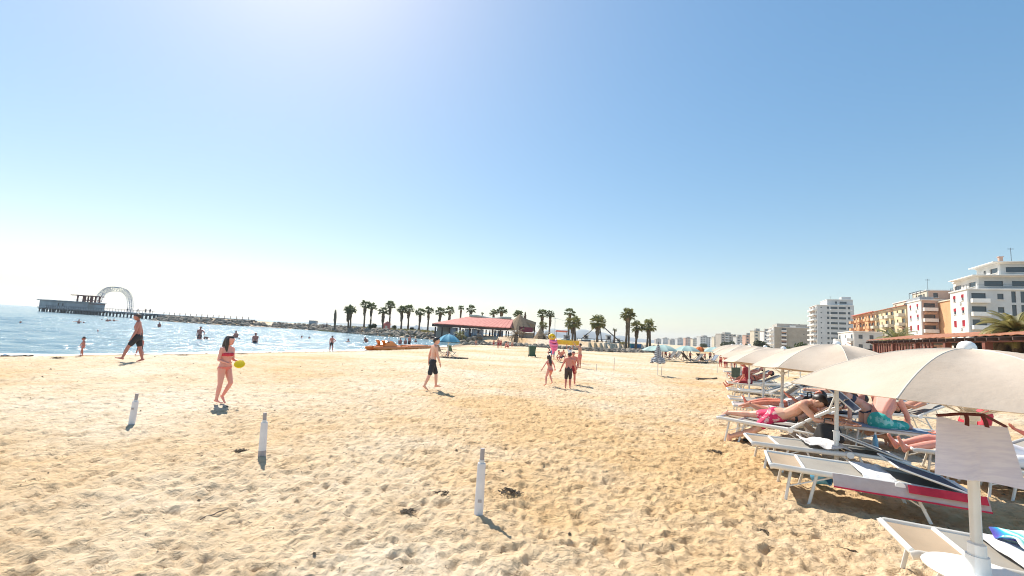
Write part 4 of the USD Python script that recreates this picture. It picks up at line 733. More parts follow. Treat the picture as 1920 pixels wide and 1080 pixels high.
def parasol(name, label, loc, R, zr, zt, th, canvas='canvas_cream', pole='white_enamel', n=8, group=None, sag=0.03, rotz=0.0, tilt=(0, 0), pole_r=0.026):
    t = thing(name, label, 'parasol', loc, rotz, group, rotx=tilt[0], roty=tilt[1])
    seam_m = 'canvas_seam' if canvas == 'canvas_cream' else canvas
    S = np.linspace(0.035, 1, 12); zc = zr + (zt - zr) * (1 - S ** 2.1 * 0.97 - 0.03 * S)
    for i in range(n):
        a0, a1 = th + 2 * PI * i / n, th + 2 * PI * (i + 1) / n; P = []
        for s, z in zip(S, zc):
            A, B = np.array([math.cos(a0), math.sin(a0)]) * R * s, np.array([math.cos(a1), math.sin(a1)]) * R * s; row = []
            for u in np.linspace(0.001, 0.999, 7):
                q = (A + (B - A) * u) * (1 - 0.05 * s ** 6 * math.sin(PI * u)); row.append((q[0], q[1], z - sag * math.sin(PI * u) * math.sin(PI * s) - 0.012 * s ** 4 * math.sin(PI * u)))
            P.append(row)
        P = np.array(P); obj('canopy_panel', sheet(P, 0.004), canvas, t, smooth=40)
        rp = np.array([(math.cos(a0) * R * s, math.sin(a0) * R * s, z) for s, z in zip(S, zc)])
        obj('seam', tube(rp, 0.0045, 8, cap=False), seam_m, t, smooth=True)
        rb = obj('rib', tube(rp - (0, 0, 0.014), 0.006, 5), 'white_enamel', t)
        k = 7; obj('strut', tube([(math.cos(a0) * 0.04, math.sin(a0) * 0.04, zr - 0.12), rp[k] - (0, 0, 0.016)], 0.005, 5), 'white_enamel', rb)
    hem = []
    obj('cap', lathe([(0.0, zt + 0.055), (0.022, zt + 0.051), (0.040, zt + 0.038), (0.049, zt + 0.018), (0.051, zt - 0.010), (0.045, zt - 0.016)], 20), 'white_plastic', t, smooth=50)
    obj('runner', lathe([(pole_r + 0.002, zr - 0.16), (0.048, zr - 0.155), (0.048, zr - 0.10), (pole_r + 0.002, zr - 0.095)], 14), 'white_plastic', t, smooth=40)
    obj('pole', tube([(0, 0, -0.35), (0, 0, 0.62), (0, 0, 0.6201), (0, 0, zt - 0.02)], [pole_r * 1.12, pole_r * 1.12, pole_r, pole_r], 16), pole, t, smooth=40)
    obj('pole_collar', lathe([(pole_r * 1.0, 0.50), (pole_r * 1.5, 0.50), (pole_r * 1.55, 0.56), (pole_r * 1.5, 0.63), (pole_r * 1.0, 0.64)], 16), 'white_plastic', t, smooth=40)
    return t
ROWGROUP = 'row of cream parasols receding along the beach'
um = parasol('parasol', 'nearest big cream parasol with a white dome cap, cut by the right edge', (3.11, 2.98, 0), 1.05, 1.57, 1.885, 2.063, group=ROWGROUP, pole_r=0.03)
um2 = None
for x, y, rz, lb, sc, tl in ((4.75, 6.42, 33, 'second cream parasol in the row, over the navy sunshade', (1.04, 1.04, 1.0), (0, 3)), (6.02, 9.75, 30, 'third cream parasol of the row, half hidden behind the second', (1.12, 1.12, 0.97), (0, 4)), (7.35, 12.75, 52, 'fourth cream parasol, over the person in the red top', (1.12, 1.12, 0.97), (2, 2)),
        (8.85, 16.2, 40, 'fifth cream parasol, its tip beside the group of standing bathers', (1.1, 1.1, 1.0), (0, 1)), (10.3, 19.5, 20, 'sixth cream parasol of the row, a thin lit edge above the fifth', (1.1, 1.1, 1.02), (0, 0)), (11.8, 22.8, 60, 'seventh cream parasol, almost hidden near the vanishing end of the row', (1.1, 1.1, 1.03), (0, 0)), (13.3, 26.2, 10, 'last cream parasol visible at the far end of the row', (1.1, 1.1, 1.04), (0, 0))):
    if um2 is None: um2 = parasol('parasol', lb, (x, y, gz_at(x, y)), 1.09, 1.44, 1.865, 2.063, group=ROWGROUP, rotz=rz, tilt=tl, sag=0.035)
    else: copy(um2, lb, (x, y, gz_at(x, y)), rz, ROWGROUP, scale=sc, rotx=tl[0], roty=tl[1])
# second line of parasols behind, peeping over the first
for px, py, D, m, lb in ((1542, 655, 24, 'canvas_teal', 'bright teal parasol peeping over the second cream parasol'), (1500, 657, 27, 'canvas_mint', 'pale mint parasol left of the teal one'), (1478, 655, 30, 'white_paint', 'whitish parasol left of the pale mint one'), (1640, 669, 19, 'canvas_green', 'light green parasol between the second and nearest cream parasols')):
    p = at(px, py, D); parasol('parasol', lb, (p[0], D, 0), 1.15, p[2] - 0.36, p[2] - 0.02, 0.3, m, n=8, group='coloured parasols of the back row')

def lounger(label, loc, heading, back=0.0, shade=None, fabric='mesh_tan', split=0.36, L=1.92, W=0.66, hinge=1.22, z=0.36, group='white framed sun loungers under the cream parasols', shade_len=0.62, shade_off=(0, 0)):
    """x runs from the foot end (0) to the head end"""
    t = thing('sun_lounger', label, 'sun lounger', loc, heading, group); w = W / 2; rr = 0.021
    hx = hinge; cb, sb = math.cos(back), math.sin(back); Lb = L - hinge
    def B(s, y, dz=0.0): return (hx + cb * s - sb * dz, y, z + sb * s + cb * dz)
    for s in (-1, 1):
        obj('side_rail', tube([(0.0, s * w, z - 0.015), (0.04, s * w, z), (0.6, s * w, z - 0.005), (hx, s * w, z)], [rr, rr * 1.1, rr * 1.1, rr * 1.1], 10, flat=1.45), 'white_enamel', t, smooth=40)
        obj('back_rail', tube([B(-0.04, s * (w - 0.03), 0.012), B(Lb * .5, s * (w - 0.03), 0.02), B(Lb, s * (w - 0.03), 0.012)], rr * 0.95, 10, flat=1.35), 'white_enamel', t, smooth=40)
        obj('hinge_plate', xyz(trimesh.creation.cylinder(0.045, 0.016, sections=14), trimesh.transformations.translation_matrix((hx, s * (w - 0.0 + 0.028), z)) @ trimesh.transformations.rotation_matrix(PI / 2, [1, 0, 0])), 'white_plastic', t)
    for x in (0.012, split): obj('cross_bar', tube([(x, -w + 0.02, z + 0.006), (x, w - 0.02, z + 0.006)], 0.02, 10, flat=1.3), 'white_enamel', t, smooth=40)
    obj('cross_bar', tube([B(Lb - 0.01, -w + 0.03, 0.012), B(Lb - 0.01, w - 0.03, 0.012)], 0.02, 10), 'white_enamel', t, smooth=40)
    def cloth(x0, x1, back_part=False):
        P = []
        for x in np.linspace(x0, x1, 9):
            row = []
            for y in np.linspace(-w + 0.025, w - 0.025, 7):
                sg = -0.022 * (1 - (y / w) ** 2) * math.sin(PI * (x - x0) / (x1 - x0)); row.append(B(x, y * 0.97, sg + 0.012) if back_part else (x, y, z + sg + 0.006))
            P.append(row)
        return sheet(np.array(P), 0.006)
    obj('fabric_panel', cloth(0.03, split - 0.02), fabric, t, smooth=40); obj('fabric_panel', cloth(split + 0.02, hx - 0.01), 'mesh_grey' if fabric == 'mesh_tan' else fabric, t, smooth=40); obj('back_fabric', cloth(0.02, Lb - 0.03, True), 'mesh_grey' if fabric == 'mesh_tan' else fabric, t, smooth=40)
    for x0, sp in ((0.22, -0.07), (0.47, 0.0), (hx + 0.12, 0.16)):
        if x0 == 0.47: continue
        a, b = (x0, z - 0.02), (x0 + sp, -0.06)
        obj('leg', tube([(a[0], -w + 0.02, a[1]), (b[0], -w - 0.03, b[1]), (b[0], w + 0.03, b[1]), (a[0], w - 0.02, a[1])], 0.017, 8), 'white_enamel', t)
        a2 = x0 + (0.26 if sp < 0 else -0.24)
        if sp < 0: obj('leg', tube([(a2, -w + 0.02, z - 0.02), (a2 - 0.10, -w - 0.02, -0.05), (a2 - 0.10, w + 0.02, -0.05), (a2, w - 0.02, z - 0.02)], 0.017, 8), 'white_enamel', t)
        for s in (-1, 1): obj('leg_brace', bar((b[0] * 0.6 + a[0] * 0.4, s * (w + 0.0), z * 0.42), (a2 + (0.16 if sp < 0 else 0.02), s * (w - 0.02), z - 0.03), 0.014), 'white_enamel', t)
    if back > 0.15:
        for s in (-1, 1): obj('back_strut', bar(B(Lb * 0.55, s * (w - 0.05), 0), (hx + 0.42, s * (w - 0.05), z - 0.03), 0.016), 'white_enamel', t)
        for s in (-1, 1): obj('side_rail', tube([(hx, s * w, z), (L - 0.25, s * w, z - 0.01)], rr, 8), 'white_enamel', t)
    if shade is not None:                              # sunshade hinged near the head end; angle against the back
        ax = Lb - 0.10; ca, sa = math.cos(shade), math.sin(shade)
        def S_(s, y): q = B(ax, y, 0.05); d = np.array([math.cos(back + shade), 0, math.sin(back + shade)]); return np.array(q) + np.array([shade_off[0], 0, shade_off[1]]) + d * s
        if shade_off[1]:
            for s in (-1, 1): obj('shade_arm', tube([B(ax, s * (w - 0.01), 0.02), S_(shade_len * .45, s * (w + 0.005))], 0.015, 7), 'white_enamel', t)
        obj('shade_frame', cat([tube([S_(0, s * (w - 0.005)), S_(shade_len, s * (w - 0.005))], 0.011, 7) for s in (-1, 1)] + [tube([S_(q, -w), S_(q, w)], 0.010, 7) for q in (0.01, shade_len)]), 'white_enamel', t)
        P = np.array([[S_(s, y) + np.array([0, 0, -0.015 * math.sin(PI * s / shade_len)]) for y in np.linspace(-w + 0.01, w - 0.01, 6)] for s in np.linspace(0.03, shade_len - 0.02, 7)]); obj('shade_cloth', sheet(P, 0.005), 'shade_navy', t, smooth=40)
    return t
def drape(P, name, m, label, cat_, seed=0, thick=0.008, wr=0.012, sc=9.0, group=None, loc=(0, 0, 0), rz=0.0):
    """cloth through a coarse grid of points, with wrinkles"""
    P = np.array(P, float); n, k = P.shape[:2]; from_u = np.linspace(0, 1, n); fv = np.linspace(0, 1, k); U = np.linspace(0, 1, 22); Q = np.stack([np.stack([np.interp(U, fv, P[i, :, c]) for c in range(3)], -1) for i in range(n)]); Q = np.stack([np.stack([np.interp(U, from_u, Q[:, j, c]) for c in range(3)], -1) for j in range(22)], 1)
    Q = Q + np.array([0, 0, 1.0]) * (wr * (meshkit.fbm(Q * sc, 3, seed) - 0.5) * 2)[..., None] + np.array([1.0, 0, 0]) * (wr * 0.7 * (meshkit.noise(Q * sc, seed + 5) - 0.5))[..., None]
    t = thing(name, label, cat_, loc, rz, group); obj('cloth', sheet(Q, thick), m, t, smooth=60); return t
LG = {}
def place_lounger(key, foot, heading, label, **k):
    f = np.array([*foot, 0.0]); f[2] = gz_at(*foot); LG[key] = (f, heading); return lounger(label, f, heading, **k)
def lpt(key, x, y, z):                                  # a point in a lounger's own frame
    f, h = LG[key]; a = math.radians(h); return np.array([f[0] + math.cos(a) * x - math.sin(a) * y, f[1] + math.sin(a) * x + math.cos(a) * y, f[2] + z])
place_lounger('A', (3.12, 3.62), -24, 'sun lounger cut off by the bottom right corner, blue-green towel at its head', back=0.0)
place_lounger('B', (3.40, 5.80), -26, 'empty sun lounger with tan foot panel and a red towel hanging down its side', back=-0.06, shade=2.93, W=0.74)
place_lounger('C', (3.80, 7.00), -19, 'empty sun lounger just behind the one with the red towel', back=-0.05, shade=2.88)
place_lounger('D', (4.30, 8.80), -45, 'sun lounger with raised back and navy sunshade under the man in pink shorts', back=0.62, shade=-1.36, L=2.0, shade_len=0.62, shade_off=(-0.10, 0.42))
place_lounger('E', (5.55, 10.9), -24, 'sun lounger with a white towel and sunburnt legs on it', back=0.25, fabric='towel_pale')
place_lounger('F', (6.30, 12.6), -22, 'sun lounger with raised back and dark sunshade beside the fourth pole', back=0.75, shade=-0.5)
place_lounger('G', (8.75, 17.6), -22, 'sun lounger on which the person in the red top sits', back=0.1)
place_lounger('H', (7.4, 14.9), -22, 'sun lounger behind the green hanging towel', back=0.5)
place_lounger('I', (6.60, 8.80), -25, 'sun lounger of the couple, in the line behind the navy sunshade', back=0.0)
place_lounger('J', (6.85, 10.8), -20, 'sun lounger with dark towel left of the navy sunshade', back=0.3, shade=0.2)
place_lounger('K', (6.35, 7.15), -20, 'sun lounger behind the hanging white cloth at the right', back=0.5)
place_lounger('M', (9.2, 14.6), -25, 'far sun lounger seen below the third parasol edge', back=0.35)

# nearest table round the pole, towels and small things
t = thing('round_table', 'round white plastic table around the nearest pole', 'table', (3.11, 2.98, 0))
obj('table_top', lathe([(0.034, 0.43), (0.24, 0.43), (0.265, 0.436), (0.272, 0.448), (0.265, 0.456), (0.24, 0.45), (0.034, 0.45)], 40), 'white_plastic', t, smooth=50); obj('sleeve', lathe([(0.036, 0.32), (0.060, 0.32), (0.064, 0.45), (0.058, 0.56), (0.036, 0.56)], 20), 'white_plastic', t, smooth=50)
for k in range(4): a = k * PI / 2; obj('bracket', bar((0.06 * math.cos(a), 0.06 * math.sin(a), 0.33), (0.21 * math.cos(a), 0.21 * math.sin(a), 0.428), 0.02), 'white_plastic', t)
def on_lounger(key, x0, x1, y0, y1, dz=0.02, bump=0.05, hang=0.0, seed=0, back=0.0, hinge=1.22):
    rg = np.random.default_rng(seed); G = []
    for x in np.linspace(x0, x1, 6):
        row = []
        for y in np.linspace(y0, y1, 6):
            zz = 0.375 + dz + rg.uniform(0, bump) + max(0, x - hinge) * math.tan(back)
            yy = y
            if abs(y) > 0.36: zz -= (abs(y) - 0.36) * hang; yy = math.copysign(0.36 + (abs(y) - 0.36) * 0.15, y)
            row.append(lpt(key, x, yy, zz))
        G.append(row)
    return G
drape(on_lounger('A', 0.72, 1.6, -0.2, 0.40, 0.03, 0.10, 0, 3), 'towel', 'towel_sea', 'crumpled blue and sea-green towel on the lounger by the round table', 'towel', 3, wr=0.05, sc=7)
drape(on_lounger('A', 0.62, 1.5, -0.42, 0.36, 0.012, 0.01, 1.0, 4), 'towel', 'towel_white', 'white towel spread under the blue-green one', 'towel', 4, wr=0.008)
drape(on_lounger('B', 0.92, 1.22, -0.40, 0.34, 0.02, 0.02, 1.0, 5), 'towel', 'towel_white', 'white towel across the lounger in front of the second pole', 'towel', 5, wr=0.01)
G = np.array([[lpt('B', x, -0.385 - 0.02 * k, 0.385 - 0.042 * k) for x in np.linspace(0.62, 1.92, 6)] for k in range(4)]); drape(G, 'towel', 'towel_pale', 'pale towel with red border hanging along the near side of the lounger', 'towel', 6, wr=0.006)
G = np.array([[lpt('B', x, -0.408 - 0.02 * k, 0.392 - 0.038 * k) for x in np.linspace(1.28, 1.90, 5)] for k in range(3)]); drape(G, 'towel', 'towel_red', 'bright red towel over the pale hanging towel', 'towel', 7, wr=0.004)
G = np.array([[lpt('B', x, -0.452 - 0.004 * k, 0.262 - 0.016 * k) for x in np.linspace(0.62, 1.92, 6)] for k in range(2)]); drape(G, 'towel_border', 'towel_red', 'red border strip along the bottom of the pale hanging towel', 'towel border', 8, wr=0.003)
drape(on_lounger('C', 0.75, 1.25, -0.34, 0.36, 0.02, 0.06, 0, 9), 'towel', 'towel_white', 'white crumpled towel on the second lounger, beside the second pole', 'towel', 9, wr=0.03)
drape(on_lounger('D', 1.30, 1.95, -0.27, 0.30, 0.04, 0.03, 0, 10, 0.62), 'towel', 'towel_brown', 'brown towel on the raised back under the man in pink shorts', 'towel', 10, wr=0.02)
G = np.array([[lpt('D', 1.35 + 0.12 * k, -0.30 - 0.02 * k, 0.50 - 0.09 * k + 0.10 * u) for u in np.linspace(0, 1, 5)] for k in range(4)]); drape(G, 'towel', 'towel_brown', 'brown towel hanging down beside the raised lounger back', 'towel', 11, wr=0.02)
drape(on_lounger('E', 0.75, 1.5, -0.36, 0.33, 0.03, 0.05, 0.9, 12), 'towel', 'towel_white', 'white towel bunched by the sunburnt legs', 'towel', 12, wr=0.03)
drape(on_lounger('I', 0.05, 1.3, -0.36, 0.34, 0.01, 0.015, 0.8, 13), 'towel', 'towel_grey_blue', 'grey-blue towel under the couple', 'towel', 13, wr=0.008)
drape(on_lounger('J', 0.5, 1.3, -0.34, 0.34, 0.02, 0.03, 0.6, 14), 'towel', 'shade_navy', 'navy towel on the lounger left of the navy sunshade', 'towel', 14, wr=0.01)
# white cloth hung by straps from the nearest parasol's rim
def hanging_cloth():
    D = 2.66; tl, tr, bl, br = at(1757, 779, D), at(1886, 800, D + 0.10), at(1753, 889, D - 0.03), at(1916, 916, D + 0.06)
    G = []
    for v in np.linspace(0, 1, 7):
        row = []
        for u in np.linspace(0, 1, 9):
            q = (tl * (1 - u) + tr * u) * (1 - v) + (bl * (1 - u) + br * u) * v; q = q + np.array([0.2, -1, 0]) * (0.03 * math.sin(u * 2.2 * PI) * (0.3 + v)) + np.array([0, 0, 1]) * (-0.016 * math.sin(PI * u) * (1 - v)); row.append(q)
        G.append(row)
    t = drape(G, 'hanging_cloth', 'cloth_white', 'thin white cloth hung by two maroon straps from the nearest parasol', 'cloth', 15, 0.004, 0.006, 14)
    for a, b in (((1811, 775), (1813, 798)), ((1842, 779), (1851, 801))):
        p, q = at(*a, D - 0.05), at(*b, D - 0.05); obj('strap', tube([p, (p + q) / 2 + (0, -0.004, 0), q], 0.016, 4, flat=0.2), 'strap_maroon', t)
    obj('cord', tube([at(1757, 779, D), at(1800, 776, D - 0.02), at(1845, 778, D), at(1886, 800, D + 0.10)], 0.009, 6), 'strap_maroon', t)
hanging_cloth()
def bag(label, loc, s=1.0, m='bag_black', rz=0):
    t = thing('beach_bag', label, 'bag', loc, rz); b = Manifold.hull(Manifold.compose([Manifold.sphere(0.06, 14).translate(q) for q in ((-.16, -.08, .05), (.16, -.08, .05), (-.16, .08, .05), (.16, .08, .05), (-.13, 0, .26), (.13, 0, .24))])).scale((s, s, s)); obj('body', b, m, t, smooth=50)
    obj('handle', tube([(-.09 * s, 0, .29 * s), (-.07 * s, 0, .40 * s), (.07 * s, 0, .40 * s), (.09 * s, 0, .29 * s)], 0.012 * s, 6), m, t)
bag('black beach bag hanging behind the man in pink shorts', tuple(lpt('D', 1.75, -0.30, 0.28)), 0.9); bag('black bag on the lounger left of the dark haired sunbather', tuple(lpt('E', 1.55, -0.2, 0.42)), 1.0, rz=30)
def shoe(label, loc, rz):
    t = thing('beach_shoe', label, 'shoe', loc, rz); b = Manifold.hull(Manifold.compose([Manifold.sphere(r, 12).translate(q) for r, q in ((.035, (-.1, 0, .03)), (.042, (.07, .01, .028)), (.034, (.13, .015, .022)), (.03, (-.1, 0, .075)))])); obj('sole', b.scale((1, 1, .45)), 'black_rubber', t, smooth=50); obj('strap', tube([(.03, -.045, .02), (.03, 0, .075), (.03, .045, .02)], 0.014, 6), 'bag_black', t)
p = on(1404, 836, 0.0); shoe('black beach shoe on the sand under the man in pink shorts', (p[0], p[1], gz_at(p[0], p[1])), 20); p = on(1415, 838, 0.0); shoe('second black beach shoe, right of the first one', (p[0], p[1], gz_at(p[0], p[1])), 60)
t = thing('bucket', 'blue plastic bucket lying under the lounger with the red towel', 'bucket', (*on(1525, 902, 0.1)[:2], gz_at(*on(1525, 902, 0.1)[:2]) + 0.08), 35, rotx=70); obj('shell', lathe([(0.0, 0.0), (0.08, 0.0), (0.105, 0.17), (0.112, 0.175), (0.098, 0.172), (0.072, 0.012), (0, 0.012)], 20), 'bottle_blue', t, smooth=50); obj('rim', lathe([(0.106, 0.165), (0.118, 0.17), (0.106, 0.18)], 20), 'bottle_blue', t)
t = thing('water_bottle', 'clear blue water bottle beside the couple’s lounger'.replace('’', "'"), 'bottle', tuple(lpt('I', 0.42, -0.5, 0.0))); obj('body', lathe([(0, 0), (.04, 0), (.043, .02), (.043, .2), (.02, .27), (.014, .3), (0, .3)], 14), 'bottle_blue', t, smooth=50); obj('cap', lathe([(0, .301), (.016, .301), (.016, .325), (0, .325)], 12), 'white_plastic', t)

# ------------------------------------------------------------------ padded posts standing in the sand
def sand_post(label, base, top, sleeve_top, mark=None, dark_foot=False):
    b = on(*base, 0.0); b[2] = gz_at(b[0], b[1]); b = on(*base, b[2]); d = b[1]; q = at(*top, d); h = np.linalg.norm(q - b); ax = (q - b) / h; fr = (base[1] - sleeve_top) / (base[1] - top[1])
    t = thing('sand_post', label, 'post', tuple(b), group='white padded posts in the sand')
    obj('pipe', tube([ax * -0.1, ax * (h * 0.995), ax * h], [0.022, 0.022, 0.02], 10), 'pipe_grey', t, smooth=40)
    zz = np.array([-0.05, 0.0, 0.3, 0.6, 0.97, 1.0]) * h * fr; obj('foam_sleeve', tube([ax * z for z in zz], np.array([1, 1, 1.02, 0.97, 0.94, 0.8]) * 0.043, 16), 'foam_sleeve', t, smooth=40)
    if dark_foot: obj('foot_band', tube([ax * -0.03, ax * (0.18 * h * fr)], 0.0455, 16), 'pipe_grey', t, smooth=40)
    if mark is not None: obj('stamp', moved(box(0.036, 0.003, 0.028), ax * (h * mark) + np.array([0.006, -0.0435, 0])), 'pipe_grey', t)
    obj('tape', tube([ax * (h * fr * 0.98), ax * (h * fr * 1.06)], 0.026, 12), 'steel_pale', t, smooth=40)
sand_post('nearest white padded post with a small grey stamp, casting a long shadow', (897, 967), (905, 841), 868, mark=0.24); sand_post('white padded post with a grey foot, beside the dry seaweed tuft', (491, 856), (497, 774), 791, dark_foot=True); sand_post('leftmost white padded post leaning towards the girl', (247, 793), (257, 738), 752, mark=0.5)
for px, by, ty, lb in ((1151, 696, 671, 'thin dark stick standing alone in the middle of the sand'), (1240, 706, 688, 'thin pale stick right of the folded striped parasol'), (1345, 700, 664, 'thin white pole at the near end of the bather group'), (1118, 697, 683, 'short pale stick left of the thin dark one')):
    b = on(px, by, 0.0); t = thing('stick', lb, 'stick', tuple(b)); q = at(px + 1.0, ty, b[1]) - b; obj('rod', tube([q * -0.1, q * 0.5, q], [0.016, 0.015, 0.012], 6), 'pipe_grey' if px != 1345 else 'white_enamel', t); obj('tip', moved(trimesh.creation.icosphere(1, 0.022), q), 'pipe_grey', t)
b = on(1233, 706, 0); t = thing('folded_parasol', 'folded black and white striped parasol on a thin pole', 'parasol', tuple(b)); hh = at(1233, 643, b[1])[2]; zb = at(1233, 680, b[1])[2]
obj('pole', tube([(0, 0, -0.2), (0, 0, hh)], 0.018, 8), 'white_enamel', t)
A = np.linspace(0, 2 * PI, 49); pr = [(hh - 0.06, 0.03), (hh - 0.35, 0.11), (hh - 0.62, 0.16), (hh - 0.72, 0.13), (zb + 0.2, 0.28), (zb, 0.33)]
obj('folded_canopy', sheet(np.array([[((r * (1 + 0.28 * math.sin(a * 7))) * math.cos(a), (r * (1 + 0.28 * math.sin(a * 7))) * math.sin(a), z - (0.05 * math.sin(a * 3) if r > .3 else 0)) for a in A] for z, r in pr])), 'stripes', t, smooth=40); obj('tip', lathe([(0.0, hh + 0.1), (0.02, hh + 0.02), (0.03, hh - 0.06)], 8), 'bag_black', t)
# wheeled bin
b = on(997, 669, 0); t = thing('wheeled_bin', 'dark green wheeled rubbish bin standing on the sand', 'bin', tuple(b), 8); sc = 1.0
body = Manifold.hull(Manifold.compose([Manifold.cube((0.46, 0.46, 0.02), True).translate((0, 0, 0.08)), Manifold.cube((0.56, 0.62, 0.02), True).translate((0, 0, 0.86))])); obj('body', body, 'green_bin', t); obj('lid', Manifold.hull(Manifold.compose([Manifold.cube((0.62, 0.70, 0.03), True).translate((0, 0, 0.895)), Manifold.cube((0.5, 0.5, 0.02), True).translate((0, 0, 0.955))])), 'green_bin', t)
for s in (-1, 1): obj('wheel', xyz(trimesh.creation.cylinder(0.11, 0.06, sections=14), trimesh.transformations.translation_matrix((s * 0.29, 0.2 - 0.3, 0.10)) @ trimesh.transformations.rotation_matrix(PI / 2, [0, 1, 0])), 'black_rubber', t)
obj('handle', tube([(-0.24, 0.34, 0.88), (-0.24, 0.42, 0.9), (0.24, 0.42, 0.9), (0.24, 0.34, 0.88)], 0.018, 6), 'green_bin', t)
# orange pedal boats at the water's edge
def pedal_boat(label, a, b, hump, rot=0.0):
    A, B = on(*a, -0.22), on(*b, -0.22); d = B - A; L = np.linalg.norm(d[:2]); t = thing('pedal_boat', label, 'boat', (A[0], A[1], -0.27), math.degrees(math.atan2(d[1], d[0])), group='orange pedal boats at the water edge')
    for y in (-0.45, 0.45):
        sec = [Manifold.sphere(r, 14).translate((x, y, z)) for x, z, r in ((0.12, 0.24, .10), (0.5, 0.16, .20), (L * .5, 0.15, .22), (L - .5, 0.16, .21), (L - 0.1, 0.27, .10))]
        m = sec[0]; ms = [Manifold.hull(Manifold.compose([p, q])) for p, q in zip(sec[:-1], sec[1:])]; m = ms[0]
        for q in ms[1:]: m = m + q
        obj('float', m, 'orange_plastic', t, smooth=50)
    if hump:
        c = L * 0.52; m = Manifold.hull(Manifold.compose([Manifold.sphere(.1, 12).translate(q) for q in ((c - 1.0, -.35, .40), (c - 1.0, .35, .40), (c + 1.0, -.35, .40), (c + 1.0, .35, .40), (c - .35, -.3, .74), (c - .35, .3, .74), (c + .3, .3, .72), (c + .3, -.3, .72))])); obj('deck', m, 'orange_plastic', t, smooth=50)
        for s in (-1, 1): obj('seat', Manifold.hull(Manifold.compose([Manifold.sphere(.06, 10).translate(q) for q in ((c - .8, s * .28 - .12, .55), (c - .8, s * .28 + .12, .55), (c - 1.1, s * .28 - .12, .85), (c - 1.1, s * .28 + .12, .85))])), 'orange_plastic', t, smooth=50)
    else: obj('deck', box(L * 0.6, 1.1, 0.09, (L * 0.5, 0, 0.36)), 'orange_plastic', t)
    for x in (0.9, L - 0.9): obj('cross_beam', bar((x, -0.6, 0.33), (x, 0.6, 0.33), 0.08), 'orange_plastic', t)
pedal_boat('orange pedal boat with a raised seat hump, left of two at the water edge', (692, 656), (752, 654.5), True); pedal_boat('flat orange boat right behind the one with the seat hump', (748, 654.5), (803, 652.5), False)
# blue parasol with folding chairs
b = on(839, 670, 0); parasol('parasol', 'light blue parasol over folding chairs near the water', tuple(b), 0.80, at(838, 640, b[1])[2], at(838, 626, b[1])[2] - 0.02, 0.2, 'canvas_blue', n=8, pole_r=0.018)
def camp_chair(label, loc, rz, m='bag_black', s=1.0):
    t = thing('folding_chair', label, 'chair', loc, rz, 'folding chairs under the blue parasol', scale=s)
    obj('seat', sheet(np.array([[(x, y, .36 - .04 * math.cos(y * 5) - 0.06 * (x + .22)) for y in np.linspace(-.24, .24, 5)] for x in (-.22, 0, .22)]), 0.015), m, t); obj('backrest', sheet(np.array([[(-.24 - .22 * q, y, .38 + .52 * q) for y in np.linspace(-.25, .25, 5)] for q in (0, .5, 1)]), 0.015), m, t)
    for sy in (-1, 1):
        obj('leg', bar((.22, sy * .26, 0), (-.24, sy * .26, .40), .022), 'pipe_grey', t); obj('leg', bar((-.26, sy * .26, 0), (.22, sy * .26, .38), .022), 'pipe_grey', t); obj('armrest', box(.42, .05, .03, (-.04, sy * .29, .55)), m, t)
for px, py, rz, m, lb in ((829, 668, 150, 'towel_brown', 'mauve-brown folding chair seen from behind, left of the blue parasol pole'), (848, 667, 165, 'green_bin', 'dark green folding chair seen from behind, right of the blue parasol pole')):
    b = on(px, py, 0); camp_chair(lb, (b[0], b[1], gz_at(b[0], b[1])), rz - 115, m, 0.85)
b = on(838, 671, 0); drape(np.array([[(b[0] + x, b[1] + y, 0.06) for x in np.linspace(-1.2, 1.4, 4)] for y in (-0.3, 0.1, 0.5)]), 'beach_mat', 'towel_brown', 'dark mat on the sand in front of the folding chairs', 'mat', 20, wr=0.02)
# canopies, chairs on the far beach
for i, (px, py, by, m, lb) in enumerate(((1243, 646, 676, 'canvas_mint', 'pale mint parasol behind the folded striped one'), (1228, 648, 672, 'canvas_mint', 'leftmost pale mint parasol, partly behind the striped one'), (1288, 648, 676, 'canvas_mint', 'pale mint parasol left of the orange one'), (1340, 650.5, 678, 'canvas_mint', 'pale mint parasol right of the orange one'), (1312, 649.5, 676, 'canvas_orange', 'small orange parasol between two pale mint ones'), (1362, 653, 680, 'canvas_mint', 'pale mint parasol at the end of the cream row'))):
    b = on(px, by, 0.0); zt = at(px, py, b[1])[2]; parasol('parasol', lb, (b[0], b[1], 0), 1.55 if m == 'canvas_mint' else 0.75, zt - 0.62, zt - 0.03, 0.4 * i, m, pole='pipe_grey', group='parasols of the far beach')
for i, (px, by, rz, lb) in enumerate(((1236, 677, 200, 'low dark deckchair behind the folded striped parasol'), (1256, 675, 20, 'dark deckchair at the right of the leftmost canopy'), (1268, 674, 30, 'dark deckchair between the two left mint canopies'), (1290, 679, 190, 'dark deckchair with crossed legs under the middle canopy'), (1305, 681, 10, 'dark deckchair in front of the orange parasol'), (1318, 681, 200, 'dark deckchair right of the orange parasol'), (1336, 680, 15, 'deckchair with pale cloth under the right mint canopy'))):
    b = on(px, by, 0.0); t = thing('deckchair', lb, 'deckchair', (b[0], b[1], 0), rz, 'deckchairs on the far beach')
    obj('seat', sheet(np.array([[(x, y, .34 - .1 * math.sin((x + .6) * 2.6) + max(0, x) * .9) for y in (-.3, 0, .3)] for x in np.linspace(-.6, .7, 7)]), .02), 'towel_grey_blue' if i == 6 else 'bag_black', t)
    for s in (-1, 1): obj('leg', bar((-.55, s * .31, 0), (.35, s * .31, .75), .04), 'pipe_grey', t); obj('leg', bar((.5, s * .31, 0), (-.45, s * .31, .40), .04), 'pipe_grey', t)
t = thing('sand_bank', kind='structure'); a, b = on(1286, 681, 0), on(1350, 682, 0); obj('ridge', tube([a, (a + b) / 2 + (0, .4, 0), b], [.10, .16, .10], 7, flat=1.0), 'seaweed', t)
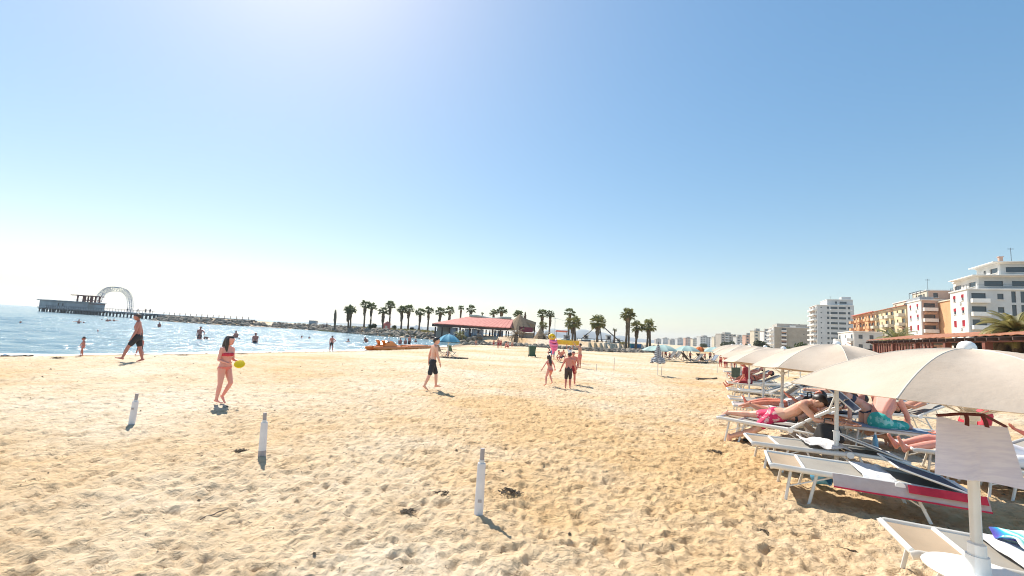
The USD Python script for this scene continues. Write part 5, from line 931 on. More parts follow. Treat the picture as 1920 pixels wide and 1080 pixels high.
# hanging green towel and its rail near the red bather
b = on(1388, 722, 0.0); t = thing('windbreak', 'dark green cloth hung up beside the person in the red top', 'windbreak', tuple(b)); d = b[1]; P = np.array([[at(x, y, d) - b for x in (1371.5, 1380, 1388)] for y in (689, 698, 708)]); obj('cloth', sheet(P, 0.02), 'towel_green', t); obj('pole', bar((0.02, .03, -.1), (0.02, .03, at(1388, 688, d)[2]), .03), 'white_enamel', t)
# inflatables carried by the vendors
b = on(1041, 678, 0); D = b[1]
def ring(r, R): return trimesh.creation.torus(R, r, major_sections=20, minor_sections=10)
t = thing('inflatable', 'stack of bright pink inflatable rings with a pink neck', 'inflatable', tuple(at(1037, 646, D)));
for k, (z, R) in enumerate(((0.30, .20), (.13, .24), (-.05, .22), (-.22, .18))): obj('ring', xyz(ring(.105, R), trimesh.transformations.translation_matrix((0.03 * k, 0, z)) @ trimesh.transformations.rotation_matrix(0.5 + .3 * k, [1, .3, 0])), 'inflatable_pink', t, smooth=True)
obj('neck', tube([(0, 0, -.2), (.05, 0, -.5), (.0, 0, -.7)], [.13, .10, .06], 10), 'inflatable_pink', t, smooth=True)
t = thing('inflatable', 'round yellow inflatable on top of the pink ones', 'inflatable', tuple(at(1035, 631.5, D))); obj('ring', xyz(ring(.10, .18), trimesh.transformations.rotation_matrix(0.9, [1, 0, 0])), 'inflatable_yellow', t, smooth=True); obj('crest', moved(trimesh.creation.icosphere(2, .13), (0, 0, .12)), 'yellow_plastic', t, smooth=True)
t = thing('inflatable', 'long yellow inflatable mattress held up sideways', 'inflatable', tuple(at(1065, 642.5, D)));
for k in range(5): obj('air_tube', tube([(-.85, 0, -.13 + .065 * k), (-.8, 0, -.13 + .065 * k), (.8, 0.05, -.13 + .065 * k), (.85, 0.05, -.13 + .065 * k)], [.02, .042, .042, .02], 8), 'inflatable_yellow', t, smooth=True)

# ------------------------------------------------------------------ debris on the sand
def tuft(label, px, py, s, seed):
    rg = np.random.default_rng(seed); b = on(px, py, 0.0); z = gz_at(b[0], b[1]); t = thing('seaweed_tuft', label, 'seaweed', (b[0], b[1], z)); V = []
    for _ in range(46):
        a = rg.uniform(0, 6.3); r = s * rg.uniform(0, 1) ** .7; q = np.array([r * math.cos(a) * 1.5, r * math.sin(a), 0.0]); h = s * rg.uniform(.1, .5) * (1 - r / s * .7); V.append(tube([q, q + np.array([rg.normal() * s * .25, rg.normal() * s * .25, h]), q + np.array([rg.normal() * s * .5, rg.normal() * s * .5, h * .5])], [.006, .005, .002], 4))
    obj('strands', cat(V), 'seaweed', t)
for i, (px, py, s, lb) in enumerate(((453, 856, .13, 'dry seaweed tuft left of the post with the grey foot'), (830, 936, .10, 'seaweed clump in the hollow left of the nearest post'), (955, 938, .16, 'scattered seaweed bits right of the nearest post'), (765, 972, .10, 'small seaweed clump left of the nearest post shadow'), (1340, 856, .16, 'seaweed heap left of the lounger with pink shorts man'), (1430, 1003, .08, 'dark seaweed bit on the sand left of the corner lounger'), (343, 664, .35, 'dark weed clump at the water line behind the girl'), (456, 661.5, .3, 'small dark weed clump at the water line right of the girl'), (108, 671, .28, 'dark stone with weed at the water line near the wading child'), (1600, 1040, .1, 'seaweed bit in the bottom right sand'), (425, 770, .12, 'seaweed bits by the feet of the girl'))): tuft(lb, px, py, s * .5, i)
rg = np.random.default_rng(21); V, Fc = [], []
for _ in range(2600):                                   # twigs, shell bits and weed flakes
    r = 1.6 + 24 * rg.random() ** 1.5; a = rg.uniform(-1.05, 1.05); x, y = r * math.sin(a), r * math.cos(a)
    if not land.contains(shapely.Point(x, y)): continue
    z = gz_at(x, y) + 0.006; th = rg.uniform(0, 6.3); l = rg.uniform(.003, .012) * (1 + 1.5 * (rg.random() < .06)) * min(2.0, .6 + r / 12); w = l * rg.uniform(.2, .8); e = np.array([math.cos(th) * l, math.sin(th) * l, rg.uniform(-.2, .5) * l]); f = np.array([-math.sin(th) * w, math.cos(th) * w, 0]); c = np.array([x, y, z]); k = len(V)
    V += [c - e, c + f, c + e, c - f, c + (0, 0, l * .5)]; Fc += [[k, k + 1, k + 4], [k + 1, k + 2, k + 4], [k + 2, k + 3, k + 4], [k + 3, k, k + 4]]
obj('beach_litter', trimesh.Trimesh(np.array(V), np.array(Fc), process=False), 'seaweed', kind='stuff', label='small dark weed flakes and twigs scattered over the sand', cat='debris')
for i, (px0, py0, px1, py1, lb) in enumerate(((0, 671.5, 42, 670.8, 'long dark driftwood strip at the left end of the water line'), (42, 675, 58, 674.6, 'short dark driftwood piece below the strip at the left'), (1308, 713, 1343, 711, 'dark driftwood strip left of the lounger feet'), (375, 979, 424, 964, 'thin twig lying on the left sand'))):
    a, b = on(px0, py0, -.2 if i < 2 else 0.02), on(px1, py1, -.2 if i < 2 else 0.02); a[2] = gz_at(*a[:2]) + .02; b[2] = gz_at(*b[:2]) + .02; r = (.04, .04, .07, .006)[i]; t = thing('driftwood', lb, 'driftwood', tuple(a)); u = np.linspace(0, 1, 8)[:, None]; rg = np.random.default_rng(i); P = (b - a) * u + rg.normal(size=(8, 3)) * (.06 if i < 3 else .006) * (1, 1, .3); obj('wood', tube(P, r * rg.uniform(.5, 1, 8), 7), 'driftwood', t)

for x, y, rz, lb in ((9.95, 19.6, -20, 'sun lounger under the sixth cream parasol'), (11.3, 22.6, -23, 'sun lounger under the seventh cream parasol'), (10.4, 15.6, -28, 'sun lounger in the back line right of the fifth parasol pole'), (8.9, 11.4, -18, 'sun lounger in the back line behind the navy towel'), (12.6, 25.8, -22, 'farthest sun lounger of the front line'), (11.9, 18.4, -24, 'far sun lounger of the back line')):
    copy(stage.GetPrimAtPath('/World/sun_lounger_007'), lb, (x, y, gz_at(x, y)), rz)

# ------------------------------------------------------------------ people
def skin(name, c): usdkit.material(stage, '/World/Looks/' + name, {'t': ('texture_coordinate', {}), 'n': ('noise_texture', {'scale': 9.0, 'detail': 3.0}), 'r': ('rgb_ramp', {'ramp': [(0.3, c), (0.7, tuple(x * y for x, y in zip(c, (1.08, 0.90, 0.86))))]}), 'p': ('principled_bsdf', {'roughness': 0.5, 'specular_ior_level': 0.4, 'subsurface_weight': 0.15, 'subsurface_radius': (0.02, 0.008, 0.004), 'subsurface_scale': 0.6})}, [('t.object', 'n.vector'), ('n.fac', 'r.fac'), ('r.color', 'p.base_color')], surface='p.BSDF')
skin('skin_fair', (0.60, 0.36, 0.255)); skin('skin_tan', (0.47, 0.25, 0.165)); skin('skin_red', (0.52, 0.20, 0.14)); skin('skin_deep', (0.36, 0.155, 0.115)); skin('skin_pink', (0.60, 0.29, 0.22))
mat('hair_dark', (0.022, 0.015, 0.012), 0.45, (0.04, 0.026, 0.018), 30.0, 0.5, 90, 0.004); mat('hair_brown', (0.06, 0.035, 0.022), 0.5, (0.04, 0.024, 0.016), 30.0); mat('hair_grey', (0.42, 0.41, 0.40), 0.6)
mat('cloth_black', (0.018, 0.018, 0.022), 0.75, bump=0.4, bscale=14, bdist=0.01); mat('cloth_red', (0.52, 0.03, 0.05), 0.7); mat('cloth_coral', (0.62, 0.16, 0.13), 0.7); mat('cloth_navy', (0.03, 0.04, 0.07), 0.7)
mat('cloth_darkred', (0.28, 0.025, 0.035), 0.8, bump=0.4, bscale=12, bdist=0.01); mat('cloth_brown', (0.06, 0.035, 0.028), 0.8, bump=0.4, bscale=14, bdist=0.01); mat('cloth_pale', (0.66, 0.66, 0.68), 0.8); mat('cloth_blue', (0.10, 0.20, 0.38), 0.8)
for nm, c, c2, sc in (('cloth_pinkprint', (0.62, 0.02, 0.10), (0.72, 0.42, 0.40), 11.0), ('cloth_teal', (0.04, 0.40, 0.33), (0.28, 0.60, 0.52), 9.0)): mat(nm, c, 0.75, c2, sc, 0.4, 16, 0.01, lo=0.52, hi=0.58)
mat('eye_dark', (0.02, 0.015, 0.015), 0.3); mat('lips', (0.40, 0.12, 0.10), 0.5)
def rx(d): c, s = math.cos(math.radians(d)), math.sin(math.radians(d)); return np.array([[1, 0, 0], [0, c, -s], [0, s, c]])
def ry(d): c, s = math.cos(math.radians(d)), math.sin(math.radians(d)); return np.array([[c, 0, s], [0, 1, 0], [-s, 0, c]])
def rz_(d): c, s = math.cos(math.radians(d)), math.sin(math.radians(d)); return np.array([[c, -s, 0], [s, c, 0], [0, 0, 1]])
def seg(f, a, side): f, a = math.radians(f), math.radians(a); return np.array([side * math.sin(a), math.cos(a) * math.sin(f), -math.cos(a) * math.cos(f)])
def ball(p, r, n): return Manifold.sphere(float(r), n).translate(tuple(map(float, p)))
def hull(*sp, n=12): return Manifold.hull(Manifold.compose([ball(p, r, n) for p, r in sp]))
def chain(sp, n=12):
    ms = [hull(a, b, n=n) for a, b in zip(sp[:-1], sp[1:])]; return Manifold.batch_boolean(ms, m3.OpType.Add) if len(ms) > 1 else ms[0]
STAND = dict(arms=((0, 8), (8, 4)), legs=((0, 4), (0, 2)))
def body_parts(H=1.7, pelvis=(0, 0, 0), spine=(0, 0, 0), head=(0, 0), ua_r=(0, 8), fa_r=(10, 5), ua_l=(0, 8), fa_l=(10, 5), th_r=(0, 4), sh_r=(0, 2), th_l=(0, 4), sh_l=(0, 2), ft_r=90, ft_l=90, female=False, hs=1.0, bulk=1.0, grip=25, q=0.02, n=12, hair=None, top=None, bottom=None, leglen=0.25, face=True):
    """pelvis, spine: (pitch forward, side lean, twist) degrees; limbs: (forward swing, outward swing) of each segment, the arms in the chest's frame, the legs in the pelvis' frame. Facing +y."""
    h = H; b = bulk; Rp = rx(-pelvis[0]) @ ry(pelvis[1]) @ rz_(pelvis[2]); Rc = Rp @ rx(-spine[0]) @ ry(spine[1]) @ rz_(spine[2]); Rm = Rp @ rx(-spine[0] * .5) @ ry(spine[1] * .5) @ rz_(spine[2] * .5)
    O = np.zeros(3); waist = Rm @ np.array([0, 0, .105 * h]); chest = waist + Rc @ np.array([0, .004 * h, .115 * h]); neck = waist + Rc @ np.array([0, -.004 * h, .215 * h])
    sw = (.098 if female else .112) * h; hw = (.056 if female else .050) * h; P = {}; M = []
    pel = [(Rp @ np.array([s * hw * .95, .004 * h, .01 * h]), .060 * h * b) for s in (-1, 1)]; glu = [(Rp @ np.array([s * hw * .8, -.026 * h, -.018 * h]), .049 * h * b) for s in (-1, 1)]
    wai = [(waist + Rm @ np.array([s * (.030 if female else .037) * h, .002 * h, 0]), .050 * h * b) for s in (-1, 1)]
    che = [(chest + Rc @ np.array([s * .047 * h, .006 * h, -.01 * h]), .057 * h * b) for s in (-1, 1)]; shl = [(waist + Rc @ np.array([s * sw * .62, -.006 * h, .190 * h]), .040 * h * b) for s in (-1, 1)]
    M += [hull(*pel, *glu, *wai, n=n), hull(*wai, *che, n=n), hull(*che, *shl, n=n), hull(*shl, (neck, .033 * h), n=n)]
    if female: M += [hull((chest + Rc @ np.array([s * .036 * h, .050 * h, -.012 * h]), .030 * h), (chest + Rc @ np.array([s * .04 * h, .02 * h, .02 * h]), .03 * h), n=n) for s in (-1, 1)]
    Rh = Rc @ rz_(head[1]) @ rx(-head[0]); k = h * hs; hb = neck + Rc @ np.array([0, .006 * h, .035 * h]); hc = hb + Rh @ np.array([0, .010 * k, .062 * k])
    def hp(x, y, z): return hc + Rh @ (np.array([x, y, z]) * k)
    M += [chain([(neck, .033 * h), (hb + Rh @ np.array([0, 0, .01 * k]), .029 * h)], n), hull((hp(0, -.012, .012), .054 * k), (hp(0, .010, .016), .050 * k), (hp(0, .022, -.038), .026 * k), (hp(0, .012, -.020), .040 * k), n=n + 4)]
    if face:
        M += [hull((hp(0, .058, -.008), .0075 * k), (hp(0, .052, .012), .006 * k), (hp(0, .050, -.010), .010 * k), n=8), hull((hp(0, .046, -.032), .012 * k), (hp(0, .038, -.030), .016 * k), n=8)] + [hull((hp(s * .052, -.004, -.004), .012 * k), (hp(s * .054, -.006, .010), .011 * k), n=8) for s in (-1, 1)]
    ends = {}
    for s, nm, ua, fa in ((1, 'r', ua_r, fa_r), (-1, 'l', ua_l, fa_l)):
        S = waist + Rc @ np.array([s * sw, -.004 * h, .186 * h]); d1 = Rc @ seg(*ua, s); E = S + d1 * .172 * h; d2 = Rc @ seg(*fa, s); W = E + d2 * .145 * h; m = b ** .5 * (.88 if female else 1.0)
        M += [hull(shl[0 if s < 0 else 1], (S, .036 * h * m), n=n), chain([(S, .036 * h * m), (S + d1 * .07 * h, .031 * h * m), (E, .0235 * h * m)], n), chain([(E, .0235 * h * m), (E + d2 * .045 * h, .0245 * h * m), (W, .0155 * h * m)], n)]
        # hand: palm, four fingers of different length with a knuckle bend, thumb from the side of the palm near its base
        u = np.cross(d2, Rc @ np.array([1.0, 0, 0]) * s); u = u / (np.linalg.norm(u) + 1e-9) if np.linalg.norm(u) > .1 else Rc @ np.array([0, 1.0, 0]); w = np.cross(u, d2)      # u: back-front of the palm, w: across the knuckles
        if w @ (Rc @ np.array([0, 1.0, 0])) < 0: w = -w
        pal = u * (1 if u @ (Rc @ np.array([-s, 0, 0])) > 0 else -1); K = W + d2 * .050 * h
        M += [hull((W, .0145 * h), (K + w * .017 * h, .0085 * h), (K - w * .017 * h, .0085 * h), (W + d2 * .012 * h + w * .010 * h, .0095 * h), n=8)]
        g = math.radians(grip)
        for j, ln in enumerate((.040, .045, .042, .033)):
            o = K + w * (.0165 - .011 * j) * h; e1 = d2 * math.cos(g * .6) + pal * math.sin(g * .6); e2 = d2 * math.cos(g * 1.7) + pal * math.sin(g * 1.7); M.append(chain([(o - d2 * .012 * h, .0058 * h), (o + e1 * ln * .5 * h, .0054 * h), (o + e1 * ln * .5 * h + e2 * ln * .5 * h, .0045 * h)], 6))
        o = W + d2 * .014 * h + w * .012 * h; e1 = d2 * .65 + w * .7 + pal * .25; e1 /= np.linalg.norm(e1); e2 = d2 * .85 + w * .25 + pal * .4; e2 /= np.linalg.norm(e2); M.append(chain([(o, .0075 * h), (o + e1 * .026 * h, .0062 * h), (o + e1 * .026 * h + e2 * .020 * h, .005 * h)], 6)); ends['hand_' + nm] = K + d2 * .02 * h + pal * .012 * h; ends['wrist_' + nm] = W
    legs = {}
    for s, nm, th, sh, ft in ((1, 'r', th_r, sh_r, ft_r), (-1, 'l', th_l, sh_l, ft_l)):
        Hp = Rp @ np.array([s * hw, 0, -.012 * h]); d1 = Rp @ seg(*th, s); K = Hp + d1 * leglen * h; d2 = Rp @ seg(*sh, s); A = K + d2 * .235 * h; m = b ** .5; back = -np.cross(d2, Rp @ np.array([1.0, 0, 0])); back /= np.linalg.norm(back)
        fwd = -back if False else None
        M += [chain([(Hp, .058 * h * m), (Hp + d1 * .10 * h, .050 * h * m), (K, .0335 * h * m)], n), chain([(K, .0335 * h * m), (K + d2 * .075 * h + back * -.0 * h, .034 * h * m), (A, .0205 * h)], n)]
        f = Rp @ seg(sh[0] + ft, sh[1] * .5, s); f = f / np.linalg.norm(f); dn = d2
        M += [hull((A - f * .018 * h + dn * .014 * h, .0185 * h), (A + dn * .004 * h, .0205 * h), (A + f * .070 * h + dn * .021 * h, .0150 * h), n=8), hull((A + f * .055 * h + dn * .020 * h, .0150 * h), (A + f * .105 * h + dn * .026 * h + np.cross(f, dn) * .010 * h, .0095 * h), (A + f * .098 * h + dn * .026 * h - np.cross(f, dn) * .012 * h, .0085 * h), n=8)]
        legs[nm] = (Hp, d1, K, d2, A)
    skinm = Manifold.batch_boolean(M, m3.OpType.Add); out = {}
    t = tm(skinm.refine_to_length(q * h / 1.7)); t.merge_vertices(); trimesh.smoothing.filter_taubin(t, lamb=0.5, nu=0.53, iterations=6); out['body'] = t
    def soft(m, it=5): x = tm(m.refine_to_length(q * 1.3 * h / 1.7)); x.merge_vertices(); trimesh.smoothing.filter_taubin(x, lamb=0.5, nu=0.53, iterations=it); return x
    inf = lambda L, k, add=0: [(p, r * k + add) for p, r in L]
    if hair:
        kind = hair[0]; hm = hull((hp(0, -.018, .020), .057 * k), (hp(0, .012, .036), .042 * k), (hp(0, -.030, .002), .046 * k), n=n + 4)
        if kind == 'long':
            L = hair[2] if len(hair) > 2 else .16
            hm = hm + chain([(hp(0, -.032, .0), .053 * k), (hp(0, -.044, -.06), .049 * k), (neck + Rc @ np.array([0, -.050 * h, -.02 * h - L * .5 * h]), .044 * k), (neck + Rc @ np.array([0, -.050 * h, -.02 * h - L * h]), .020 * k)], n)
            hm = hm + chain([(hp(.046, -.006, .02), .026 * k), (hp(.052, .004, -.05), .026 * k), (neck + Rc @ np.array([.052 * h, .035 * h, -L * .75 * h]), .018 * k)], 8) + chain([(hp(-.047, -.008, .02), .022 * k), (hp(-.052, .0, -.05), .020 * k)], 8)
        elif kind == 'hat': hm = hull((hp(0, -.004, .040), .056 * k), (hp(0, -.004, .055), .050 * k), n=n) + hull(*[(hp(.088 * math.cos(a), .088 * math.sin(a), .030), .006 * k) for a in np.linspace(0, 2 * PI, 13)[:-1]], n=6)
        else: hm = hm - hull((hp(0, .060, -.02), .035 * k), (hp(0, .11, -.02), .05 * k), (hp(0, .06, -.09), .05 * k), n=8)
        out['hat' if kind == 'hat' else 'hair'] = soft(hm, 3)
    if bottom:
        kind = bottom[0]
        if kind == 'shorts':
            L = bottom[2] if len(bottom) > 2 else .17; ms = [hull(*inf(pel, 1.05, .004 * h), *inf(glu, 1.05, .004 * h), (Rp @ np.array([0, .0, .055 * h]), .062 * h * b), *[(Rp @ np.array([s * hw * .7, 0, .058 * h]), .052 * h * b) for s in (-1, 1)], n=n)]
            for nm in 'rl': Hp, d1, K, d2, A = legs[nm]; ms.append(chain([(Hp, .0625 * h * b), (Hp + d1 * L * .55 * h, .057 * h * b), (Hp + d1 * (L + .02) * h, .0505 * h * b)], n))
            m = Manifold.batch_boolean(ms, m3.OpType.Add)
            for nm in 'rl': Hp, d1, K, d2, A = legs[nm]; e = Hp + d1 * L * h
            out['shorts'] = soft(m, 3)
        else:
            m = hull(*inf(pel, 1.03, .002 * h), *inf(glu, 1.03, .002 * h), (Rp @ np.array([0, .0, -.045 * h]), .035 * h), n=n); bx = Manifold.cube((.4 * h, .4 * h, .098 * h), True)
            T = np.eye(4)[:3].copy(); T[:, :3] = Rp; T[:, 3] = Rp @ np.array([0, 0, -.032 * h]); out['bikini_bottom'] = soft(m ^ bx.transform(T), 2)
    if top:
        kind = top[0]
        if kind in ('bikini', 'band'):
            ms = [hull(*inf(che, 1.02, .003 * h), n=n)] + [hull((chest + Rc @ np.array([s * .036 * h, .050 * h, -.012 * h]), .0325 * h), (chest + Rc @ np.array([s * .04 * h, .02 * h, .02 * h]), .03 * h), n=n) for s in (-1, 1)]
            bx = Manifold.cube((.5 * h, .5 * h, .052 * h), True); T = np.eye(4)[:3].copy(); T[:, :3] = Rc; T[:, 3] = chest + Rc @ np.array([0, 0, -.012 * h]); out['bikini_top'] = soft(Manifold.batch_boolean(ms, m3.OpType.Add) ^ bx.transform(T), 2)
        else:
            ms = [hull(*inf(pel, .98, .006 * h), *inf(wai, 1.06, .006 * h), n=n), hull(*inf(wai, 1.06, .006 * h), *inf(che, 1.05, .005 * h), n=n), hull(*inf(che, 1.05, .005 * h), *inf(shl, 1.05, .004 * h), n=n)]
            if kind == 'shirt':
                for s, ua in ((1, ua_r), (-1, ua_l)): S = waist + Rc @ np.array([s * sw, -.004 * h, .186 * h]); ms += [chain([(S, .042 * h), (S + Rc @ seg(*ua, s) * .10 * h, .038 * h)], n), hull(shl[0 if s < 0 else 1], (S, .041 * h), n=n)]
            out['shirt' if kind == 'shirt' else 'swimsuit'] = soft(Manifold.batch_boolean(ms, m3.OpType.Add), 3)
    if face and q <= 0.022:
        for s in (-1, 1): out['eye' + ('_l' if s < 0 else '_r')] = tm(ball(hp(s * .020, .0475, .006), .0062 * k, 8))
        out['mouth'] = tm(hull((hp(.010, .0545, -.030), .0035 * k), (hp(-.010, .0545, -.030), .0035 * k), n=6))
    return out, ends
MATS = {}
def person(label, where, yaw, skin_, top_z=None, lift=None, H=1.7, group=None, hip=None, name='person', **pose):
    """where: point under the feet (standing) or the place of the hips (hip=True). top_z: height the head's top must reach; lift: feet height"""
    parts, ends = body_parts(H=H, **pose); V = parts['body'].vertices; z0, z1 = V[:, 2].min(), max(p.vertices[:, 2].max() for p in parts.values())
    s = 1.0; off = np.zeros(3)
    if hip is None:
        if top_z is not None and lift is None: s = (top_z - where[2]) / (z1 - z0)
        low = V[V[:, 2] < z0 + .03 * H]; off = np.array([-low[:, 0].mean(), -low[:, 1].mean(), -z0])
        if lift is not None: off[2] = (top_z - where[2]) - z1
    t = thing(name, label, 'person', tuple(where), yaw, group)
    ms = {'body': skin_, 'hair': (pose.get('hair') or (0, 'hair_dark'))[1], 'hat': (pose.get('hair') or (0, 'cloth_pale'))[1], 'shorts': (pose.get('bottom') or (0, 'cloth_black'))[1], 'bikini_bottom': (pose.get('bottom') or (0, 'cloth_black'))[1], 'bikini_top': (pose.get('top') or (0, 'cloth_red'))[1], 'shirt': (pose.get('top') or (0, 'cloth_red'))[1], 'swimsuit': (pose.get('top') or (0, 'cloth_red'))[1], 'eye_l': 'eye_dark', 'eye_r': 'eye_dark', 'mouth': 'lips'}
    for k, m in parts.items():
        m.vertices = (np.array(m.vertices) + off) * s; obj('eye' if k.startswith('eye') else k, m, ms[k], t, smooth=True)
    Rz = rz_(yaw)
    return t, {k: np.array(where) + Rz @ ((v + off) * s) for k, v in ends.items()}
def stand(label, px, py, topy, yaw, skin_, z=None, tx=None, **pose):
    b = on(px, py, 0.0 if z is None else z)
    if z is None:
        for _ in range(4): b = on(px, py, gz_at(b[0], b[1]))
    return person(label, b, yaw, skin_, top_z=at(tx or px, topy, b[1])[2], **pose)

# figures in the middle distance
stand('sunburnt man in dark shorts striding left along the water edge', 259, 678.5, 588, 118, 'skin_deep', H=1.78, spine=(6, 0, 8), head=(10, 0), th_l=(30, 3), sh_l=(16, 2), th_r=(-12, 3), sh_r=(-16, 2), ua_r=(-14, 10), fa_r=(-2, 6), ua_l=(10, 10), fa_l=(25, 4), bottom=('shorts', 'cloth_black', .15), hair=('short', 'hair_brown'), bulk=1.08, q=.02)
stand('person with dark legs walking behind the striding man, almost hidden', 268, 666.5, 632, 80, 'skin_deep', H=1.3, th_l=(28, 3), sh_l=(10, 2), th_r=(-16, 3), sh_r=(-40, 2), bottom=('shorts', 'cloth_black', .15), hair=('short', 'hair_dark'), q=.03, hs=1.15)
stand('small child in a hat wading at the water edge on the left', 151, 668, 630.5, 150, 'skin_deep', H=1.0, hs=1.35, th_l=(12, 4), sh_l=(0, 2), th_r=(-6, 4), sh_r=(-12, 2), ua_r=(10, 38), fa_r=(15, 22), ua_l=(0, 48), fa_l=(10, 40), bottom=('brief', 'cloth_coral'), hair=('hat', 'cloth_brown'), q=.024, bulk=1.05)
g_, ge = stand('girl in a red bikini with long dark hair holding a yellow disc', 417, 757, 628, -98, 'skin_pink', H=1.45, female=True, hs=1.1, spine=(2, 0, -6), head=(4, 12), th_r=(4, 4), sh_r=(-6, 2), th_l=(24, -3), sh_l=(-26, -4), ft_l=70, ua_r=(-2, 8), fa_r=(78, -8), ua_l=(6, 8), fa_l=(84, -10), bottom=('brief', 'cloth_coral'), top=('bikini', 'cloth_red'), hair=('long', 'hair_dark', .17), q=.016, grip=45)
c = (ge['hand_r'] * 0.6 + ge['hand_l'] * 0.4) + np.array([0.10, -0.02, -0.02]); t = thing('flying_disc', 'bright yellow plastic disc held by the girl in the red bikini', 'flying disc', tuple(c), 25, rotx=48); obj('disc', lathe([(0, .018), (.06, .018), (.09, .011), (.098, -.007), (.092, -.010), (.084, .002), (.055, .009), (0, .009)], 32), 'yellow_plastic', t, smooth=50)
stand('boy in long dark shorts walking right across the sand', 801, 732, 631, -72, 'skin_fair', H=1.6, spine=(4, 0, 10), head=(8, -10), th_r=(-12, 3), sh_r=(-22, 2), ft_r=80, th_l=(22, 3), sh_l=(4, 2), ua_r=(16, 8), fa_r=(26, 3), ua_l=(-12, 8), fa_l=(4, 4), bottom=('shorts', 'cloth_black', .20), hair=('short', 'hair_dark'), q=.017, hs=1.04)
stand('girl with long hair running away with her arms out', 1021, 723, 665, 28, 'skin_pink', H=1.35, female=True, hs=1.12, spine=(10, -4, 0), head=(6, 10), th_r=(38, 12), sh_r=(-26, 6), th_l=(12, 14), sh_l=(-22, 12), ua_r=(14, 34), fa_r=(24, 22), ua_l=(-4, 46), fa_l=(6, 40), bottom=('brief', 'cloth_coral'), top=('band', 'cloth_coral'), hair=('long', 'hair_brown', .15), q=.018)
stand('boy seen from behind in dark knee length shorts', 1064, 728.5, 660, -8, 'skin_red', H=1.45, hs=1.1, spine=(3, 3, 0), head=(4, 10), th_r=(8, 2), sh_r=(-14, 1), th_l=(-6, 2), sh_l=(-10, 1), ua_r=(12, 22), fa_r=(18, 14), ua_l=(-4, 20), fa_l=(8, 18), bottom=('shorts', 'cloth_brown', .21), hair=('short', 'hair_dark'), q=.018)
stand('sunburnt person just behind the boy in knee length shorts', 1073, 722, 658.5, 175, 'skin_red', H=1.6, spine=(6, 0, 0), th_r=(10, 3), sh_r=(-4, 2), ua_r=(20, 14), fa_r=(60, -20), ua_l=(10, 14), fa_l=(40, -14), bottom=('shorts', 'cloth_darkred', .14), hair=('short', 'hair_dark'), q=.022)
stand('tanned man standing at the right end of the yellow mattress', 1084, 690, 641, 60, 'skin_tan', H=1.75, ua_r=(20, 10), fa_r=(60, 0), ua_l=(120, 10), fa_l=(140, 5), th_l=(6, 3), bottom=('shorts', 'cloth_coral', .13), hair=('short', 'hair_dark'), q=.024)
stand('vendor whose legs show below the pink inflatable rings', 1036, 674, 640, 170, 'skin_tan', H=1.7, ua_r=(60, 20), fa_r=(120, 10), ua_l=(60, 20), fa_l=(120, 10), bottom=('shorts', 'cloth_blue', .2), top=('shirt', 'cloth_pale'), hair=('hat', 'cloth_pale'), q=.028)
stand('vendor in a pale shirt under the yellow mattress', 1067, 684, 645, 160, 'skin_deep', H=1.7, ua_r=(150, 20), fa_r=(175, 5), ua_l=(150, 20), fa_l=(175, 5), bottom=('shorts', 'cloth_brown', .22), top=('shirt', 'cloth_pale'), hair=('short', 'hair_dark'), q=.028)
for px, by, ty, yaw, lb, col in ((1046, 679, 656, 120, 'crouching bather left of the vendor in the pale shirt', 'skin_red'), (1054, 677, 655, 200, 'crouching bather between the two vendors', 'skin_pink'), (1028, 667, 651, 90, 'bather sitting on the sand left of the pink inflatables', 'skin_deep')):
    stand(lb, px, by, ty, yaw, col, H=1.6, pelvis=(10, 0, 0), spine=(22, 0, 0), th_r=(95, 12), sh_r=(-20, 4), th_l=(100, 12), sh_l=(-15, 4), ua_r=(45, 10), fa_r=(80, 0), ua_l=(50, 10), fa_l=(85, 0), bottom=('shorts', 'cloth_navy', .14), hair=('short', 'hair_dark'), q=.03)
stand('bather in dark trunks standing at the water edge, hand on hip', 621, 658.5, 629, 5, 'skin_deep', H=1.7, ua_r=(-10, 52), fa_r=(25, -48), ua_l=(4, 8), fa_l=(10, 4), th_r=(0, 7), th_l=(0, 7), bottom=('shorts', 'cloth_black', .12), hair=('short', 'hair_dark'), q=.024)
for px, by, ty, yaw, lb, col, bt in ((817, 668, 654, -60, 'sunbather sitting on the sand left of the folding chairs', 'skin_pink', 'cloth_red'), (839, 669, 655, 170, 'person sitting between the two folding chairs', 'skin_tan', 'cloth_navy')):
    stand(lb, px, by, ty, yaw, col, H=1.65, pelvis=(-15, 0, 0), spine=(25, 0, 0), th_r=(105, 8), sh_r=(35, 4), th_l=(110, 8), sh_l=(20, 4), ua_r=(40, 10), fa_r=(70, 0), ua_l=(40, 10), fa_l=(70, 0), bottom=('brief', bt), hair=('short', 'hair_dark'), q=.03)
